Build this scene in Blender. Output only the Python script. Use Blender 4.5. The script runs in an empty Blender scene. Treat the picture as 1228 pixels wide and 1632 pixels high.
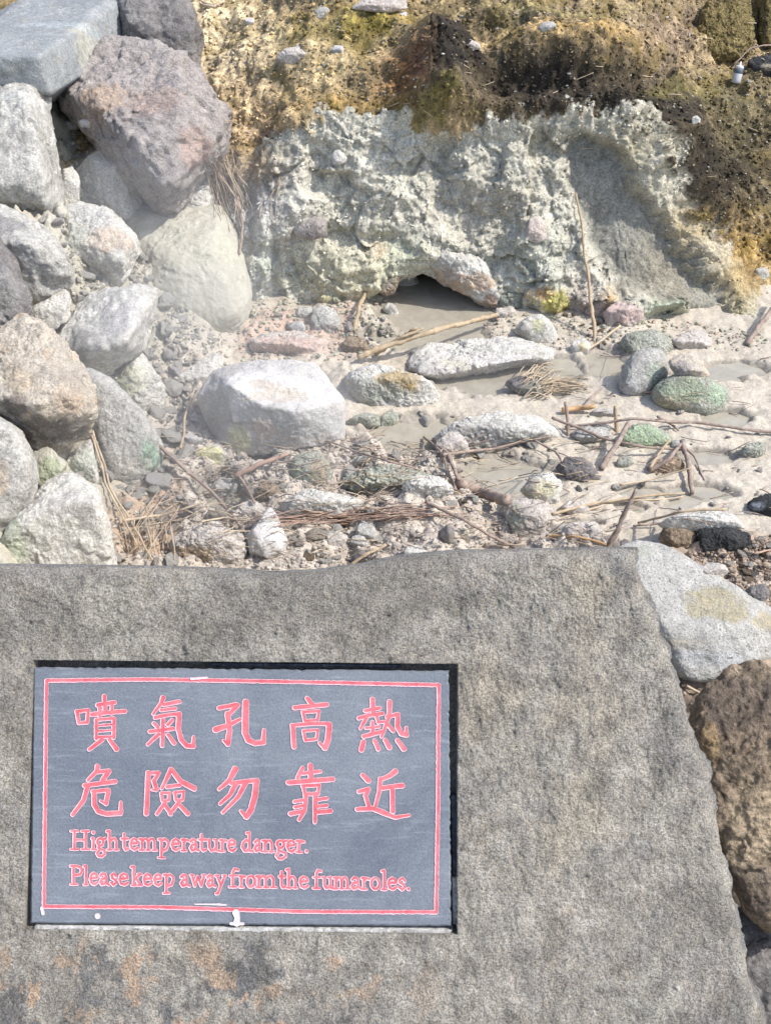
import bpy, bmesh, math, random
import numpy as np
from mathutils import Vector, Matrix

random.seed(7)
RNG = np.random.default_rng(7)
S = bpy.context.scene
COL = S.collection

# ------------------------------------------------------------------ camera
H = 1.70
PITCH = math.radians(38)
FPX = 1750.0                       # focal length in photo pixels (1228 x 1632)
cam_d = bpy.data.cameras.new("camera")
cam = bpy.data.objects.new("camera", cam_d)
COL.objects.link(cam)
cam.location = (0, 0, H)
cam.rotation_euler = (math.radians(90) - PITCH, 0, 0)
cam_d.sensor_fit = 'VERTICAL'
cam_d.angle_y = 2 * math.atan(816 / FPX)
cam_d.clip_start = 0.02
cam_d.clip_end = 500
S.camera = cam

# ------------------------------------------------------------------ light
SUN_DIR = Vector((0.61, -0.13, 0.78)).normalized()       # towards the sun
w = bpy.data.worlds.new("World")
S.world = w
w.use_nodes = True
nt = w.node_tree
nt.nodes.clear()
sky = nt.nodes.new('ShaderNodeTexSky')
sky.sky_type = 'NISHITA'
sky.sun_disc = False
sky.sun_elevation = math.asin(SUN_DIR.z)
sky.sun_rotation = math.atan2(SUN_DIR.x, SUN_DIR.y)
sky.dust_density = 2.0
bg = nt.nodes.new('ShaderNodeBackground')
bg.inputs[1].default_value = 0.15
wo = nt.nodes.new('ShaderNodeOutputWorld')
nt.links.new(sky.outputs[0], bg.inputs[0])
nt.links.new(bg.outputs[0], wo.inputs[0])
sun_d = bpy.data.lights.new("sun", 'SUN')
sun_d.energy = 2.6
sun_d.angle = math.radians(0.6)
sun_d.color = (1.0, 0.95, 0.87)
sun = bpy.data.objects.new("sun", sun_d)
COL.objects.link(sun)
sun.rotation_euler = SUN_DIR.to_track_quat('Z', 'Y').to_euler()
S.view_settings.view_transform = 'Standard'
S.view_settings.look = 'None'
S.view_settings.exposure = 0.85
S.view_settings.gamma = 1.0
S.cycles.max_bounces = 6

# ------------------------------------------------------------------ picture <-> world
CAMP = np.array([0, 0, H])
FW = np.array([0, math.cos(PITCH), -math.sin(PITCH)])
UPV = np.array([0, math.sin(PITCH), math.cos(PITCH)])
RT = np.array([1.0, 0, 0])


def ray(u, v):
    u = np.asarray(u, float); v = np.asarray(v, float)
    return FW + RT * ((u - 614) / FPX)[..., None] + UPV * ((816 - v) / FPX)[..., None]


def P(u, v, d):
    return CAMP + ray(u, v) * np.asarray(d, float)[..., None]


def proj(V):
    q = V - CAMP
    d = q @ FW
    d = np.where(np.abs(d) < 1e-3, 1e-3, d)
    return 614 + FPX * (q @ RT) / d, 816 - FPX * (q @ UPV) / d, d


def G(u, v, z=0.0):
    r = ray(u, v)
    k = (z - H) / r[..., 2]
    return CAMP + r * k[..., None]


# ------------------------------------------------------------------ noise
_perm = np.random.default_rng(11).permutation(256).astype(np.int64)
_perm = np.concatenate([_perm, _perm, _perm])
_grad = np.random.default_rng(12).normal(size=(256, 3))
_grad /= np.linalg.norm(_grad, axis=1)[:, None]


def _h(i, j, k):
    return _perm[_perm[_perm[i & 255] + (j & 255)] + (k & 255)]


def perlin(p):
    i = np.floor(p).astype(np.int64)
    f = p - i
    s = f * f * f * (f * (f * 6 - 15) + 10)
    out = 0
    for a in (0, 1):
        wx = s[:, 0] if a else 1 - s[:, 0]
        for b in (0, 1):
            wy = s[:, 1] if b else 1 - s[:, 1]
            for c in (0, 1):
                wz = s[:, 2] if c else 1 - s[:, 2]
                g = _grad[_h(i[:, 0] + a, i[:, 1] + b, i[:, 2] + c)]
                d = (f[:, 0] - a) * g[:, 0] + (f[:, 1] - b) * g[:, 1] + (f[:, 2] - c) * g[:, 2]
                out = out + wx * wy * wz * d
    return out * 1.6


def fbm(p, scale, octv=4, gain=0.5, lac=2.03, off=0.0):
    q = p * scale + off
    a, t = 1.0, 0
    for _ in range(octv):
        t = t + a * perlin(q)
        q = q * lac + 7.3
        a *= gain
    return t


def ridged(p, scale, octv=4, off=0.0):
    q = p * scale + off
    a, t = 1.0, 0
    for _ in range(octv):
        t = t + a * (1 - 2 * np.abs(perlin(q)))
        q = q * 2.1 + 3.1
        a *= 0.5
    return t


_jit = np.random.default_rng(13).random((256, 3))


def cellval(p, scale, off=0.0):
    q = p * scale + off
    i = np.floor(q).astype(np.int64)
    best = np.full(len(q), 9.0)
    val = np.zeros(len(q)); nrm = np.zeros((len(q), 3)); rel = np.zeros((len(q), 3))
    for a in (-1, 0, 1):
        for b in (-1, 0, 1):
            for c in (-1, 0, 1):
                cell = i + (a, b, c)
                h = _h(cell[:, 0], cell[:, 1], cell[:, 2])
                pt = cell + _jit[h]
                d = ((q - pt) ** 2).sum(1)
                m = d < best
                best = np.where(m, d, best)
                val = np.where(m, h / 255.0, val)
                nrm = np.where(m[:, None], _grad[h], nrm)
                rel = np.where(m[:, None], q - pt, rel)
    return val, (nrm * rel).sum(1)


def worley(p, scale, off=0.0):
    q = p * scale + off
    i = np.floor(q).astype(np.int64)
    best = np.full(len(q), 9.0)
    second = np.full(len(q), 9.0)
    for a in (-1, 0, 1):
        for b in (-1, 0, 1):
            for c in (-1, 0, 1):
                cell = i + (a, b, c)
                pt = cell + _jit[_h(cell[:, 0], cell[:, 1], cell[:, 2])]
                d = ((q - pt) ** 2).sum(1)
                m = d < best
                second = np.where(m, best, np.minimum(second, d))
                best = np.where(m, d, best)
    return np.sqrt(best), np.sqrt(second)


def sm(x, a, b):
    t = np.clip((x - a) / (b - a), 0, 1)
    return t * t * (3 - 2 * t)


def poly_sd(u, v, poly):
    """signed distance, positive inside"""
    n = len(poly)
    best = np.full(u.shape, 1e9)
    ins = np.zeros(u.shape, bool)
    for k in range(n):
        x0, y0 = poly[k]
        x1, y1 = poly[(k + 1) % n]
        dx, dy = x1 - x0, y1 - y0
        t = np.clip(((u - x0) * dx + (v - y0) * dy) / (dx * dx + dy * dy + 1e-9), 0, 1)
        best = np.minimum(best, np.hypot(u - x0 - t * dx, v - y0 - t * dy))
        if y0 != y1:
            c = ((y0 > v) != (y1 > v)) & (u < (x1 - x0) * (v - y0) / (y1 - y0) + x0)
            ins ^= c
    return np.where(ins, best, -best)


ALB = 0.80


def A(r, g, b, k=1.0):
    c = np.array([r, g, b]) / 255.0
    c = np.where(c < .04045, c / 12.92, ((c + .055) / 1.055) ** 2.4)
    return c * ALB * k


# ------------------------------------------------------------------ mesh helpers
def mk(name, V, F, mat, parent=None, smooth=True, col=None, loc=None, flt=None):
    V = np.asarray(V, np.float32)
    if loc is None and parent is None:
        loc = np.array([(V[:, 0].min() + V[:, 0].max()) / 2, (V[:, 1].min() + V[:, 1].max()) / 2, V[:, 2].min()])
    if loc is not None:
        V = V - np.asarray(loc, np.float32)
    me = bpy.data.meshes.new(name)
    if isinstance(F, np.ndarray):
        n, k = F.shape
        me.vertices.add(len(V)); me.vertices.foreach_set("co", V.ravel())
        me.loops.add(n * k); me.loops.foreach_set("vertex_index", F.astype(np.int32).ravel())
        me.polygons.add(n)
        me.polygons.foreach_set("loop_start", np.arange(0, n * k, k, dtype=np.int32))
        me.update(calc_edges=True)
    else:
        me.from_pydata(V.tolist(), [], F)
    me.validate()
    if smooth:
        me.polygons.foreach_set("use_smooth", np.ones(len(me.polygons), bool))
    if col is not None:
        at = me.attributes.new("stain", 'FLOAT_COLOR', 'POINT')
        at.data.foreach_set("color", np.asarray(col, np.float32).ravel())
    if flt is not None:
        at = me.attributes.new("depth", 'FLOAT', 'POINT')
        at.data.foreach_set("value", np.asarray(flt, np.float32).ravel())
    if col is None and flt is None:
        me.attributes.new('stain', 'FLOAT_COLOR', 'POINT').data.foreach_set('color', np.zeros(len(me.vertices) * 4, np.float32))
    me.materials.append(mat)
    o = bpy.data.objects.new(name, me)
    COL.objects.link(o)
    if loc is not None:
        o.location = loc
    if parent is not None:
        o.parent = parent
    return o


def tag(o, label=None, cat=None, group=None, kind=None):
    if label: o['label'] = label
    if cat: o['category'] = cat
    if group: o['group'] = group
    if kind: o['kind'] = kind
    return o


def empty(name, loc):
    o = bpy.data.objects.new(name, None)
    COL.objects.link(o)
    o.location = loc
    return o


def grid_faces(n, m):
    i = np.arange(n - 1)[:, None] * m + np.arange(m - 1)[None, :]
    return np.stack([i, i + 1, i + m + 1, i + m], -1).reshape(-1, 4)


_ico = {}


def ico(sub):
    if sub not in _ico:
        bm = bmesh.new()
        bmesh.ops.create_icosphere(bm, subdivisions=sub, radius=1)
        V = np.array([v.co[:] for v in bm.verts])
        V /= np.linalg.norm(V, axis=1)[:, None]
        F = np.array([[v.index for v in f.verts] for f in bm.faces])
        bm.free()
        _ico[sub] = (V, F)
    return _ico[sub]


# ------------------------------------------------------------------ materials
class NB:
    def __init__(self, name):
        self.m = bpy.data.materials.new(name)
        self.m.use_nodes = True
        self.t = self.m.node_tree
        self.t.nodes.clear()
        self.out = self.n('ShaderNodeOutputMaterial')
        self.b = self.n('ShaderNodeBsdfPrincipled')
        self.l(self.b.outputs[0], self.out.inputs[0])
        tc = self.n('ShaderNodeTexCoord')
        self.co = tc.outputs['Object']

    def n(self, t, **kw):
        x = self.t.nodes.new(t)
        for k, v in kw.items():
            setattr(x, k, v)
        return x

    def l(self, a, b):
        self.t.links.new(a, b)

    def s(self, sock, v):
        if hasattr(v, 'is_output') or hasattr(v, 'links'):
            self.l(v, sock)
        else:
            sock.default_value = v

    def noise(self, scale, detail=4, rough=.55, dist=0.0, vec=None):
        x = self.n('ShaderNodeTexNoise')
        self.l(vec or self.co, x.inputs['Vector'])
        x.inputs['Scale'].default_value = scale
        x.inputs['Detail'].default_value = detail
        x.inputs['Roughness'].default_value = rough
        x.inputs['Distortion'].default_value = dist
        return x.outputs[0]

    def vor(self, scale, feat='F1', vec=None):
        x = self.n('ShaderNodeTexVoronoi', feature=feat)
        self.l(vec or self.co, x.inputs['Vector'])
        x.inputs['Scale'].default_value = scale
        return x.outputs['Distance']

    def rng(self, v, a, b, c=0.0, d=1.0):
        x = self.n('ShaderNodeMapRange')
        self.s(x.inputs[0], v)
        for i, q in enumerate((a, b, c, d)):
            x.inputs[i + 1].default_value = q
        return x.outputs[0]

    def math(self, op, a, b):
        x = self.n('ShaderNodeMath', operation=op)
        self.s(x.inputs[0], a); self.s(x.inputs[1], b)
        return x.outputs[0]

    def mix(self, f, a, b, mode='MIX'):
        x = self.n('ShaderNodeMix', data_type='RGBA', blend_type=mode)
        self.s(x.inputs[0], f)
        for sck, v in ((x.inputs[6], a), (x.inputs[7], b)):
            if hasattr(v, 'is_output'):
                self.l(v, sck)
            else:
                sck.default_value = (*v[:3], 1)
        return x.outputs[2]

    def scale_col(self, c, f):
        x = self.n('ShaderNodeVectorMath', operation='SCALE')
        self.l(c, x.inputs[0]); self.s(x.inputs['Scale'], f)
        return x.outputs[0]

    def attr(self, name):
        return self.n('ShaderNodeAttribute', attribute_name=name)

    def bump(self, h, dist, strength=1.0, nrm=None):
        x = self.n('ShaderNodeBump')
        x.inputs['Strength'].default_value = strength
        x.inputs['Distance'].default_value = dist
        self.l(h, x.inputs['Height'])
        if nrm is not None:
            self.l(nrm, x.inputs['Normal'])
        return x.outputs[0]


def rock_mat(name, c1, c2, c3=None, s1=9, contrast=.55, fine=170, speck=None, speck_s=260, bump=.004, pit=0.0, rough=.9):
    b = NB(name)
    k1 = b.rng(b.noise(s1, 7, .62, .6), .36, .66)
    c = b.mix(k1, c1, c2)
    if c3 is not None:
        k3 = b.rng(b.noise(s1 * 2.3, 6, .65), .55, .72)
        c = b.mix(k3, c, c3)
    f1 = b.noise(fine, 5, .7)
    f2 = b.noise(38, 5, .65)
    f = b.math('MULTIPLY', b.rng(f1, .25, .75, 1 - contrast, 1 + contrast), b.rng(f2, .25, .75, 1 - contrast * .6, 1 + contrast * .6))
    c = b.scale_col(c, f)
    if speck is not None:
        ks = b.rng(b.noise(speck_s, 2, .5), .58, .66)
        c = b.mix(b.math('MULTIPLY', ks, .75), c, speck)
    at = b.attr("stain")
    kk = b.math('MULTIPLY', at.outputs['Alpha'], b.rng(f2, .3, .6, .45, 1.0))
    st = b.scale_col(at.outputs['Color'], f)
    c = b.mix(kk, c, st)
    b.l(c, b.b.inputs['Base Color'])
    b.b.inputs['Roughness'].default_value = rough
    b.b.inputs['Specular IOR Level'].default_value = 0.25
    h = b.math('ADD', b.math('MULTIPLY', f1, .8), f2)
    if pit > 0:
        h = b.math('ADD', h, b.math('MULTIPLY', b.rng(b.vor(75), 0, .35), pit))
    b.l(b.bump(h, bump * 1.35, 1.0), b.b.inputs['Normal'])
    return b.m


def plain_mat(name, c1, c2, scale=40, rough=.8, bump=.001, stretch=None):
    b = NB(name)
    vec = b.co
    if stretch:
        mp = b.n('ShaderNodeMapping')
        b.l(b.co, mp.inputs[0]); mp.inputs['Scale'].default_value = stretch
        vec = mp.outputs[0]
    n = b.noise(scale, 5, .6, vec=vec)
    c = b.mix(b.rng(n, .35, .65), c1, c2)
    b.l(c, b.b.inputs['Base Color'])
    b.b.inputs['Roughness'].default_value = rough
    b.b.inputs['Specular IOR Level'].default_value = .3
    b.l(b.bump(n, bump), b.b.inputs['Normal'])
    return b.m


def terrain_mat(name, fine=150, contrast=.45, bump=.004, wet=False):
    b = NB(name)
    at = b.attr("stain")
    f1 = b.noise(fine, 5, .7)
    f2 = b.noise(30, 6, .68)
    f3 = b.noise(430, 3, .6)
    f = b.math('MULTIPLY', b.rng(f1, .28, .72, 1 - contrast, 1 + contrast), b.rng(f2, .28, .72, 1 - contrast * .6, 1 + contrast * .6))
    c = b.scale_col(at.outputs['Color'], f)
    b.l(c, b.b.inputs['Base Color'])
    if wet:
        b.l(b.rng(at.outputs['Alpha'], 0, 1, .92, .35), b.b.inputs['Roughness'])
    else:
        b.b.inputs['Roughness'].default_value = .92
    b.b.inputs['Specular IOR Level'].default_value = .3
    h = b.math('ADD', b.math('ADD', f2, b.math('MULTIPLY', f1, .6)), b.math('MULTIPLY', f3, .25))
    b.l(b.bump(h, bump), b.b.inputs['Normal'])
    return b.m


M = {}
M['hill'] = terrain_mat('hillside_soil', 140, .55, .009)
M['mud'] = terrain_mat('mud', 150, .26, .004, wet=True)
M['grey'] = rock_mat('grey_rock', A(176, 174, 168), A(202, 200, 193), A(156, 154, 149), contrast=.52)
M['pale'] = rock_mat('pale_rock', A(204, 201, 193), A(222, 219, 211), A(190, 186, 174), contrast=.52)
M['white'] = rock_mat('white_rock', A(214, 210, 207), A(198, 195, 190), A(206, 200, 190), contrast=.26, bump=.004)
M['dark'] = rock_mat('dark_rock', A(126, 122, 121), A(156, 152, 149), A(104, 100, 100), contrast=.5, bump=.007)
M['black'] = rock_mat('black_rock', A(58, 60, 62), A(92, 94, 94), A(40, 42, 44), contrast=.6, bump=.009, pit=.6)
M['purple'] = rock_mat('purple_grey_rock', A(168, 161, 157), A(187, 179, 173), A(146, 136, 136), contrast=.52, bump=.007)
M['slab'] = rock_mat('blue_grey_slab', A(150, 155, 157), A(170, 173, 174), A(160, 159, 152), contrast=.38, bump=.004)
M['tan'] = rock_mat('tan_rock', A(214, 203, 186), A(196, 188, 176), A(214, 184, 150), contrast=.45, bump=.006, pit=.3)
M['olive'] = rock_mat('sandy_clay_rock', A(190, 187, 172), A(203, 200, 185), A(180, 177, 161), contrast=.2, bump=.0025)
M['pink'] = rock_mat('pink_rock', A(202, 193, 184), A(212, 205, 197), A(190, 182, 175), contrast=.45, bump=.005)
M['green'] = rock_mat('algae_rock', A(172, 175, 160), A(188, 188, 176), A(162, 170, 151), contrast=.5, fine=130, bump=.008, pit=.4)
M['moss'] = rock_mat('mossy_rock', A(140, 126, 84), A(166, 150, 104), A(64, 58, 38), contrast=.9, fine=110, bump=.02, pit=.6)
M['brown'] = rock_mat('brown_pumice', A(140, 124, 106), A(174, 157, 134), A(92, 82, 73), contrast=.75, fine=120, bump=.008, pit=.5)
M['granite'] = rock_mat('white_granite', A(200, 198, 192), A(184, 182, 176), A(212, 210, 206), contrast=.42, fine=220, speck=A(136, 136, 134), speck_s=210, bump=.005)
M['sulfur'] = rock_mat('sulfur_crust', A(218, 208, 130), A(208, 198, 138), A(200, 186, 138), contrast=.3, bump=.008, pit=.4)
M['sign'] = rock_mat('andesite_sign_stone', A(168, 165, 158), A(197, 191, 180), A(150, 148, 145), s1=5, contrast=.85, fine=380, speck=A(204, 190, 168), speck_s=330, bump=.007)
M['reed'] = plain_mat('dry_reed', A(196, 178, 150), A(168, 148, 122), 60, .7, .001)
M['twig'] = plain_mat('brown_twig', A(140, 122, 112), A(178, 162, 150), 60, .85, .002)
M['straw'] = plain_mat('straw', A(214, 200, 174), A(178, 156, 132), 25, .75, .001)
M['rust'] = plain_mat('rusty_reed', A(196, 166, 148), A(168, 142, 126), 50, .8, .001)
M['amber'] = plain_mat('amber_husk', A(214, 176, 128), A(194, 156, 116), 50, .6, .001)

# ------------------------------------------------------------------ ground
PUD = [  # puddles: centre and radii in the picture, mapped on to the ground
    (690, 492, 100, 62), (630, 548, 90, 16), (800, 608, 120, 30), (880, 590, 70, 22), (660, 700, 95, 38),
    (800, 765, 85, 42), (350, 800, 46, 34), (372, 516, 26, 20), (960, 578, 40, 26), (1004, 786, 46, 10),
    (1120, 790, 60, 16), (1160, 668, 44, 14), (1110, 604, 70, 10), (1165, 590, 60, 12), (1120, 730, 50, 12),
    (1085, 806, 26, 8), (930, 840, 30, 8), (420, 745, 24, 14), (1000, 810, 26, 8)]


def axis(lo, hi, step, far):
    a = list(np.arange(lo, hi + step / 2, step))
    s, x, q = step * 1.3, lo, []
    while x > -far:
        x -= s; s *= 1.10; q.append(x)
    s, x, r = step * 1.3, hi, []
    while x < far:
        x += s; s *= 1.10; r.append(x)
    return np.array(q[::-1] + a + r)


toeA, toeB = G(232, 905)[:2], G(372, 500)[:2]
toeD = (toeB - toeA) / np.linalg.norm(toeB - toeA)
toeN = np.array([-toeD[1], toeD[0]])


def ramp(x, y):
    d = (x - toeA[0]) * toeN[0] + (y - toeA[1]) * toeN[1]
    d = d + 0.05 * np.sin(y * 9)
    return np.where(d < 0, 0, np.where(d < 1.0, .82 * d, .82 + .25 * (d - 1.0)))


gx = axis(-1.35, 1.35, .0052, 90)
gy = axis(.95, 3.45, .0056, 90)
X, Y = np.meshgrid(gx, gy)
x, y = X.ravel(), Y.ravel()
p0 = np.stack([x, y, 0 * x], 1)
u, v, d = proj(p0)
near = (d > .5) & (u > -300) & (u < 1600) & (v > 300) & (v < 1700)
n1 = fbm(p0, 5, 4)
n2 = fbm(p0, 22, 4)
coarse = 1 - sm(np.maximum(np.abs(x) - 1.5, np.maximum(1.1 - y, y - 3.6)), 0, .8)
n2 = n2 * coarse
wat = np.zeros_like(x)
for (cu, cv, ru, rv) in PUD:
    e = np.hypot((u - cu) / ru, (v - cv) / rv) + .28 * n1 + .16 * n2
    wat = np.maximum(wat, np.where(near, 1 - sm(e, .62, 1.15), 0))
debris = sm(poly_sd(u, v, [(150, 640), (320, 560), (440, 700), (560, 690), (720, 720), (800, 830), (960, 850), (1010, 930), (150, 960)]), -30, 40) * near
gravel_zone = coarse * sm(poly_sd(u, v, [(1020, 880), (1240, 850), (1400, 1750), (1000, 1750)]), -10, 30) * near
rough_ = np.clip(debris + gravel_zone + .6 * (sm(poly_sd(u, v, [(380, 500), (560, 480), (640, 520), (600, 580), (560, 640), (380, 570)]), -20, 20) * near), 0, 1)
w1, w2 = worley(p0 + .02 * np.stack([n2, n1, n1], 1), 16)
w3, w4 = worley(p0, 42)
n3 = fbm(p0 * [1, 1.6, 1], 70, 3, off=4) * coarse
z = .013 + .007 * n1 + .005 * np.clip(n2, -1, 1) + .0022 * n3
z += rough_ * (.030 + .035 * n1 + .020 * (.55 - w1) + .012 * (.5 - w3) + .012 * n2)
z = np.maximum(z, .002)
z = z * (1 - wat) - .016 * wat
rmp = ramp(x, y)
z = z + rmp + sm(rmp, .02, .2) * (.05 * n1 + .05 * (.5 - w1) + .014 * n2 + .03 * (.5 - w3))
backfill = sm(y, 3.6, 4.2)
z = z * (1 - backfill) - .05 * backfill * (rmp < .01)
# ground colour: pale mud, browner litter, pinkish crust, painted shade by the boulder
t1 = np.clip(.5 + .5 * n1, 0, 1)[:, None]
base = A(208, 199, 184) * t1 + A(194, 184, 168) * (1 - t1)
dcol = A(206, 197, 184) * t1 + A(190, 178, 165) * (1 - t1)
base = base * (1 - debris[:, None]) + dcol * debris[:, None]
pk = (sm(poly_sd(u, v, [(385, 505), (560, 500), (570, 580), (380, 575)]), -15, 15) * near)[:, None]
base = base * (1 - .7 * pk) + A(198, 170, 154) * .7 * pk
pk = (sm(poly_sd(u, v, [(180, 800), (300, 800), (280, 910), (180, 910)]), -15, 20) * near)[:, None]
base = base * (1 - .7 * pk) + A(190, 160, 132) * .7 * pk
gk = (gravel_zone[:, None])
base = base * (1 - gk) + A(178, 160, 142) * gk
gap_shade = sm(1 - np.hypot((x - .56) / .42, (y - 1.18) / .55) + .35 * n1 + .15 * n2, .0, .55)[:, None]  # shade of the gap by the brown boulder, put into the ground colour
base = base * (1 - gap_shade) + A(84, 75, 66) * gap_shade
rk = sm(rmp, .02, .12)[:, None]
base = base * (1 - rk) + (A(200, 196, 181) * t1 + A(184, 178, 162) * (1 - t1)) * rk
wetm = np.clip(sm(wat, .05, .5) + .0 * n1, 0, 1)
tide = sm(wat, .02, .2)[:, None]
base = base * (1 - .34 * tide)
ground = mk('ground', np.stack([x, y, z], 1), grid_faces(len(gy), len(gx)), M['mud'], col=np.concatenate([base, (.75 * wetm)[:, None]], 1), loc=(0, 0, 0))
tag(ground, 'pale grey mud flat with scattered stone litter below the cliff', kind='structure')

# water: one shallow murky sheet a little below the mud
wx = np.linspace(-.9, 1.7, 60); wy = np.linspace(1.5, 4.1, 60)
WX, WY = np.meshgrid(wx, wy)
bw = NB('murky_water')
wn = bw.noise(16, 4, .6, 1.0)
bw.l(bw.mix(bw.rng(wn, .35, .65), A(164, 158, 144), A(180, 174, 159)), bw.b.inputs['Base Color'])
bw.b.inputs['Roughness'].default_value = .07
bw.b.inputs['Specular IOR Level'].default_value = .5
bw.l(bw.bump(bw.noise(30, 3, .5, .8), .0016), bw.b.inputs['Normal'])
water = mk('water', np.stack([WX.ravel(), WY.ravel(), np.full(WX.size, -.003)], 1), grid_faces(60, 60), bw.m, loc=(0, 0, 0))
tag(water, 'murky grey spring water in shallow pools on the mud', kind='structure')

# ------------------------------------------------------------------ hillside: cliff face and bank above
YL = 3.42
lip_px = np.array([(-400, 330), (150, 300), (330, 285), (400, 262), (460, 215), (520, 196), (600, 192), (680, 205), (740, 205), (800, 196),
                   (870, 182), (930, 176), (1000, 186), (1045, 240), (1080, 300), (1120, 365), (1165, 425), (1200, 440), (1300, 450), (1700, 450)], float)
base_px = np.array([(-400, 500), (250, 500), (390, 492), (450, 486), (560, 486), (620, 480), (700, 478), (800, 486), (900, 498), (1000, 516), (1100, 524), (1228, 545), (1400, 560), (1700, 570)], float)
r = ray(lip_px[:, 0], lip_px[:, 1]); k = YL / r[:, 1]
lipx, lipz = (r[:, 0] * k), H + r[:, 2] * k
bp = G(base_px[:, 0], base_px[:, 1])
hx = axis(-1.30, 1.45, .0045, 60)
lz = np.interp(hx, lipx, lipz)
kern = np.exp(-np.linspace(-2, 2, 13) ** 2); kern /= kern.sum()
lz = np.convolve(np.pad(lz, 6, mode='edge'), kern, 'valid')
by = np.interp(hx, bp[:, 0], bp[:, 1])
n1_, n2_ = 170, 300
tt = np.linspace(0, 1, n1_)
ss = np.concatenate([np.linspace(0, 1.35, n2_)[1:], 1.35 + np.cumsum(.006 * 1.32 ** np.arange(1, 33))])
slope = math.tan(math.radians(24))
rowsY, rowsZ, rowT, rowS = [], [], [], []
for t in tt:
    zz = -.10 + t * (lz + .10)
    yy = by + (YL - by) * (t ** 1.25)
    rowsY.append(yy); rowsZ.append(zz); rowT.append(np.full_like(hx, t)); rowS.append(np.zeros_like(hx))
for s_ in ss:
    rowsY.append(np.full_like(hx, YL) + s_)
    rowsZ.append(lz + slope * s_ + .10 * (1 - math.exp(-s_ * 6)))
    rowT.append(np.ones_like(hx)); rowS.append(np.full_like(hx, s_))
HYg, HZg = np.array(rowsY), np.array(rowsZ)
HT, HS = np.array(rowT), np.array(rowS)
# soften the crest
for _ in range(14):
    HYg[1:-1] = (HYg[:-2] + 2 * HYg[1:-1] + HYg[2:]) / 4 * (HS[1:-1] < .3) + HYg[1:-1] * (HS[1:-1] >= .3)
    HZg[1:-1] = (HZg[:-2] + 2 * HZg[1:-1] + HZg[2:]) / 4 * (HS[1:-1] < .3) + HZg[1:-1] * (HS[1:-1] >= .3)
HXg = np.broadcast_to(hx, HYg.shape)
Pg = np.stack([HXg, HYg, HZg], -1)
du = np.gradient(Pg, axis=1); dv = np.gradient(Pg, axis=0)
N = np.cross(du, dv); N /= np.linalg.norm(N, axis=-1)[..., None] + 1e-9
PV, NV = Pg.reshape(-1, 3), N.reshape(-1, 3)
hu, hv, hd = proj(PV)
T_, S_ = HT.ravel(), HS.ravel()
nearh = (hd > 1) & (hu > -250) & (hu < 1500) & (hv > -150)
a1 = fbm(PV, 4.2, 4); a2 = fbm(PV, 13, 4, off=5); a3 = fbm(PV, 46, 4, off=9)
sw = np.stack([fbm(PV, 7, 2, off=k_ * 4.1) for k_ in range(3)], 1)
sw2 = np.stack([fbm(PV, 18, 2, off=k_ * 6.1) for k_ in range(3)], 1)
wp = PV + .02 * sw + .006 * sw2
W1, W2 = worley(wp, 11); W3, W4 = worley(wp, 27); W5, W6 = worley(wp, 62)
CV1, CN1 = cellval(PV + .03 * sw + .008 * sw2, 9.0, 3.3)
CV0, CN0 = cellval(PV + .05 * sw + .008 * sw2, 5.0, 1.7)
CV2, CN2 = cellval(PV + .01 * sw + .006 * sw2, 24.0, 7.3)
mantle_poly = [(300, 300), (345, 265), (400, 255), (455, 215), (520, 190), (600, 186), (690, 204), (760, 200), (820, 196), (880, 180), (960, 174), (1020, 192), (1050, 240),
               (1075, 300), (1110, 360), (1150, 415), (1180, 450), (1240, 470), (1600, 500), (1600, -400), (-300, -400), (-300, 300)]
wob = 14 * a2 + 7 * a3
msd = poly_sd(hu, hv, mantle_poly)
mantle = sm(msd + 1.5 * wob, -4, 5)
mantle = np.where(nearh, mantle, (S_ > .02).astype(float))
clay = sm(poly_sd(hu, hv, [(905, 225), (930, 210), (985, 230), (1010, 275), (1055, 330), (1090, 390), (1130, 440), (1165, 480), (1160, 520), (1120, 500), (1040, 470), (990, 462), (950, 410), (925, 345), (912, 300)]) + 12 * a2 + 5 * a3, -10, 8)
clay2 = sm(poly_sd(hu, hv, [(490, 270), (560, 275), (565, 300), (520, 312), (488, 300)]) + 5 * a2, -5, 5)
face = (1 - mantle)
W7, W8 = worley(PV + .006 * sw2, 115)
calm = .35 + .65 * sm(-msd + wob, 6, 40)
disp = face * (1 - clay) * (calm * (.040 * a1 + .013 * (.55 - W1) + .016 * (CV1 - .5) + .012 * CN1 + .024 * (CV0 - .5) + .026 * CN0 + .010 * a2) + .007 * (.5 - W3) + .006 * (.5 - W5) + .005 * (.5 - W7) + .0065 * a3 + .004 * (CV2 - .5) + .006 * CN2)
disp += face * clay * (.014 * a1 + .003 * a2 + .0025 * a3 + .004 * (.5 - W5) - .075)
disp += -face * clay2 * .04
disp += mantle * (.045 * a1 + .012 * a2 + .0045 * a3 + .010 * (.5 - W3) + .005 * (.5 - W5) + .012 * (CV2 - .5) * sm(hu, 500, 700))


def bumpat(cu, cv, ru, rv, amt, p=2, wobble=.15):
    e = np.hypot((hu - cu) / ru, (hv - cv) / rv) + wobble * a2
    return amt * np.exp(-np.clip(e, 0, 9) ** p) * nearh


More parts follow.
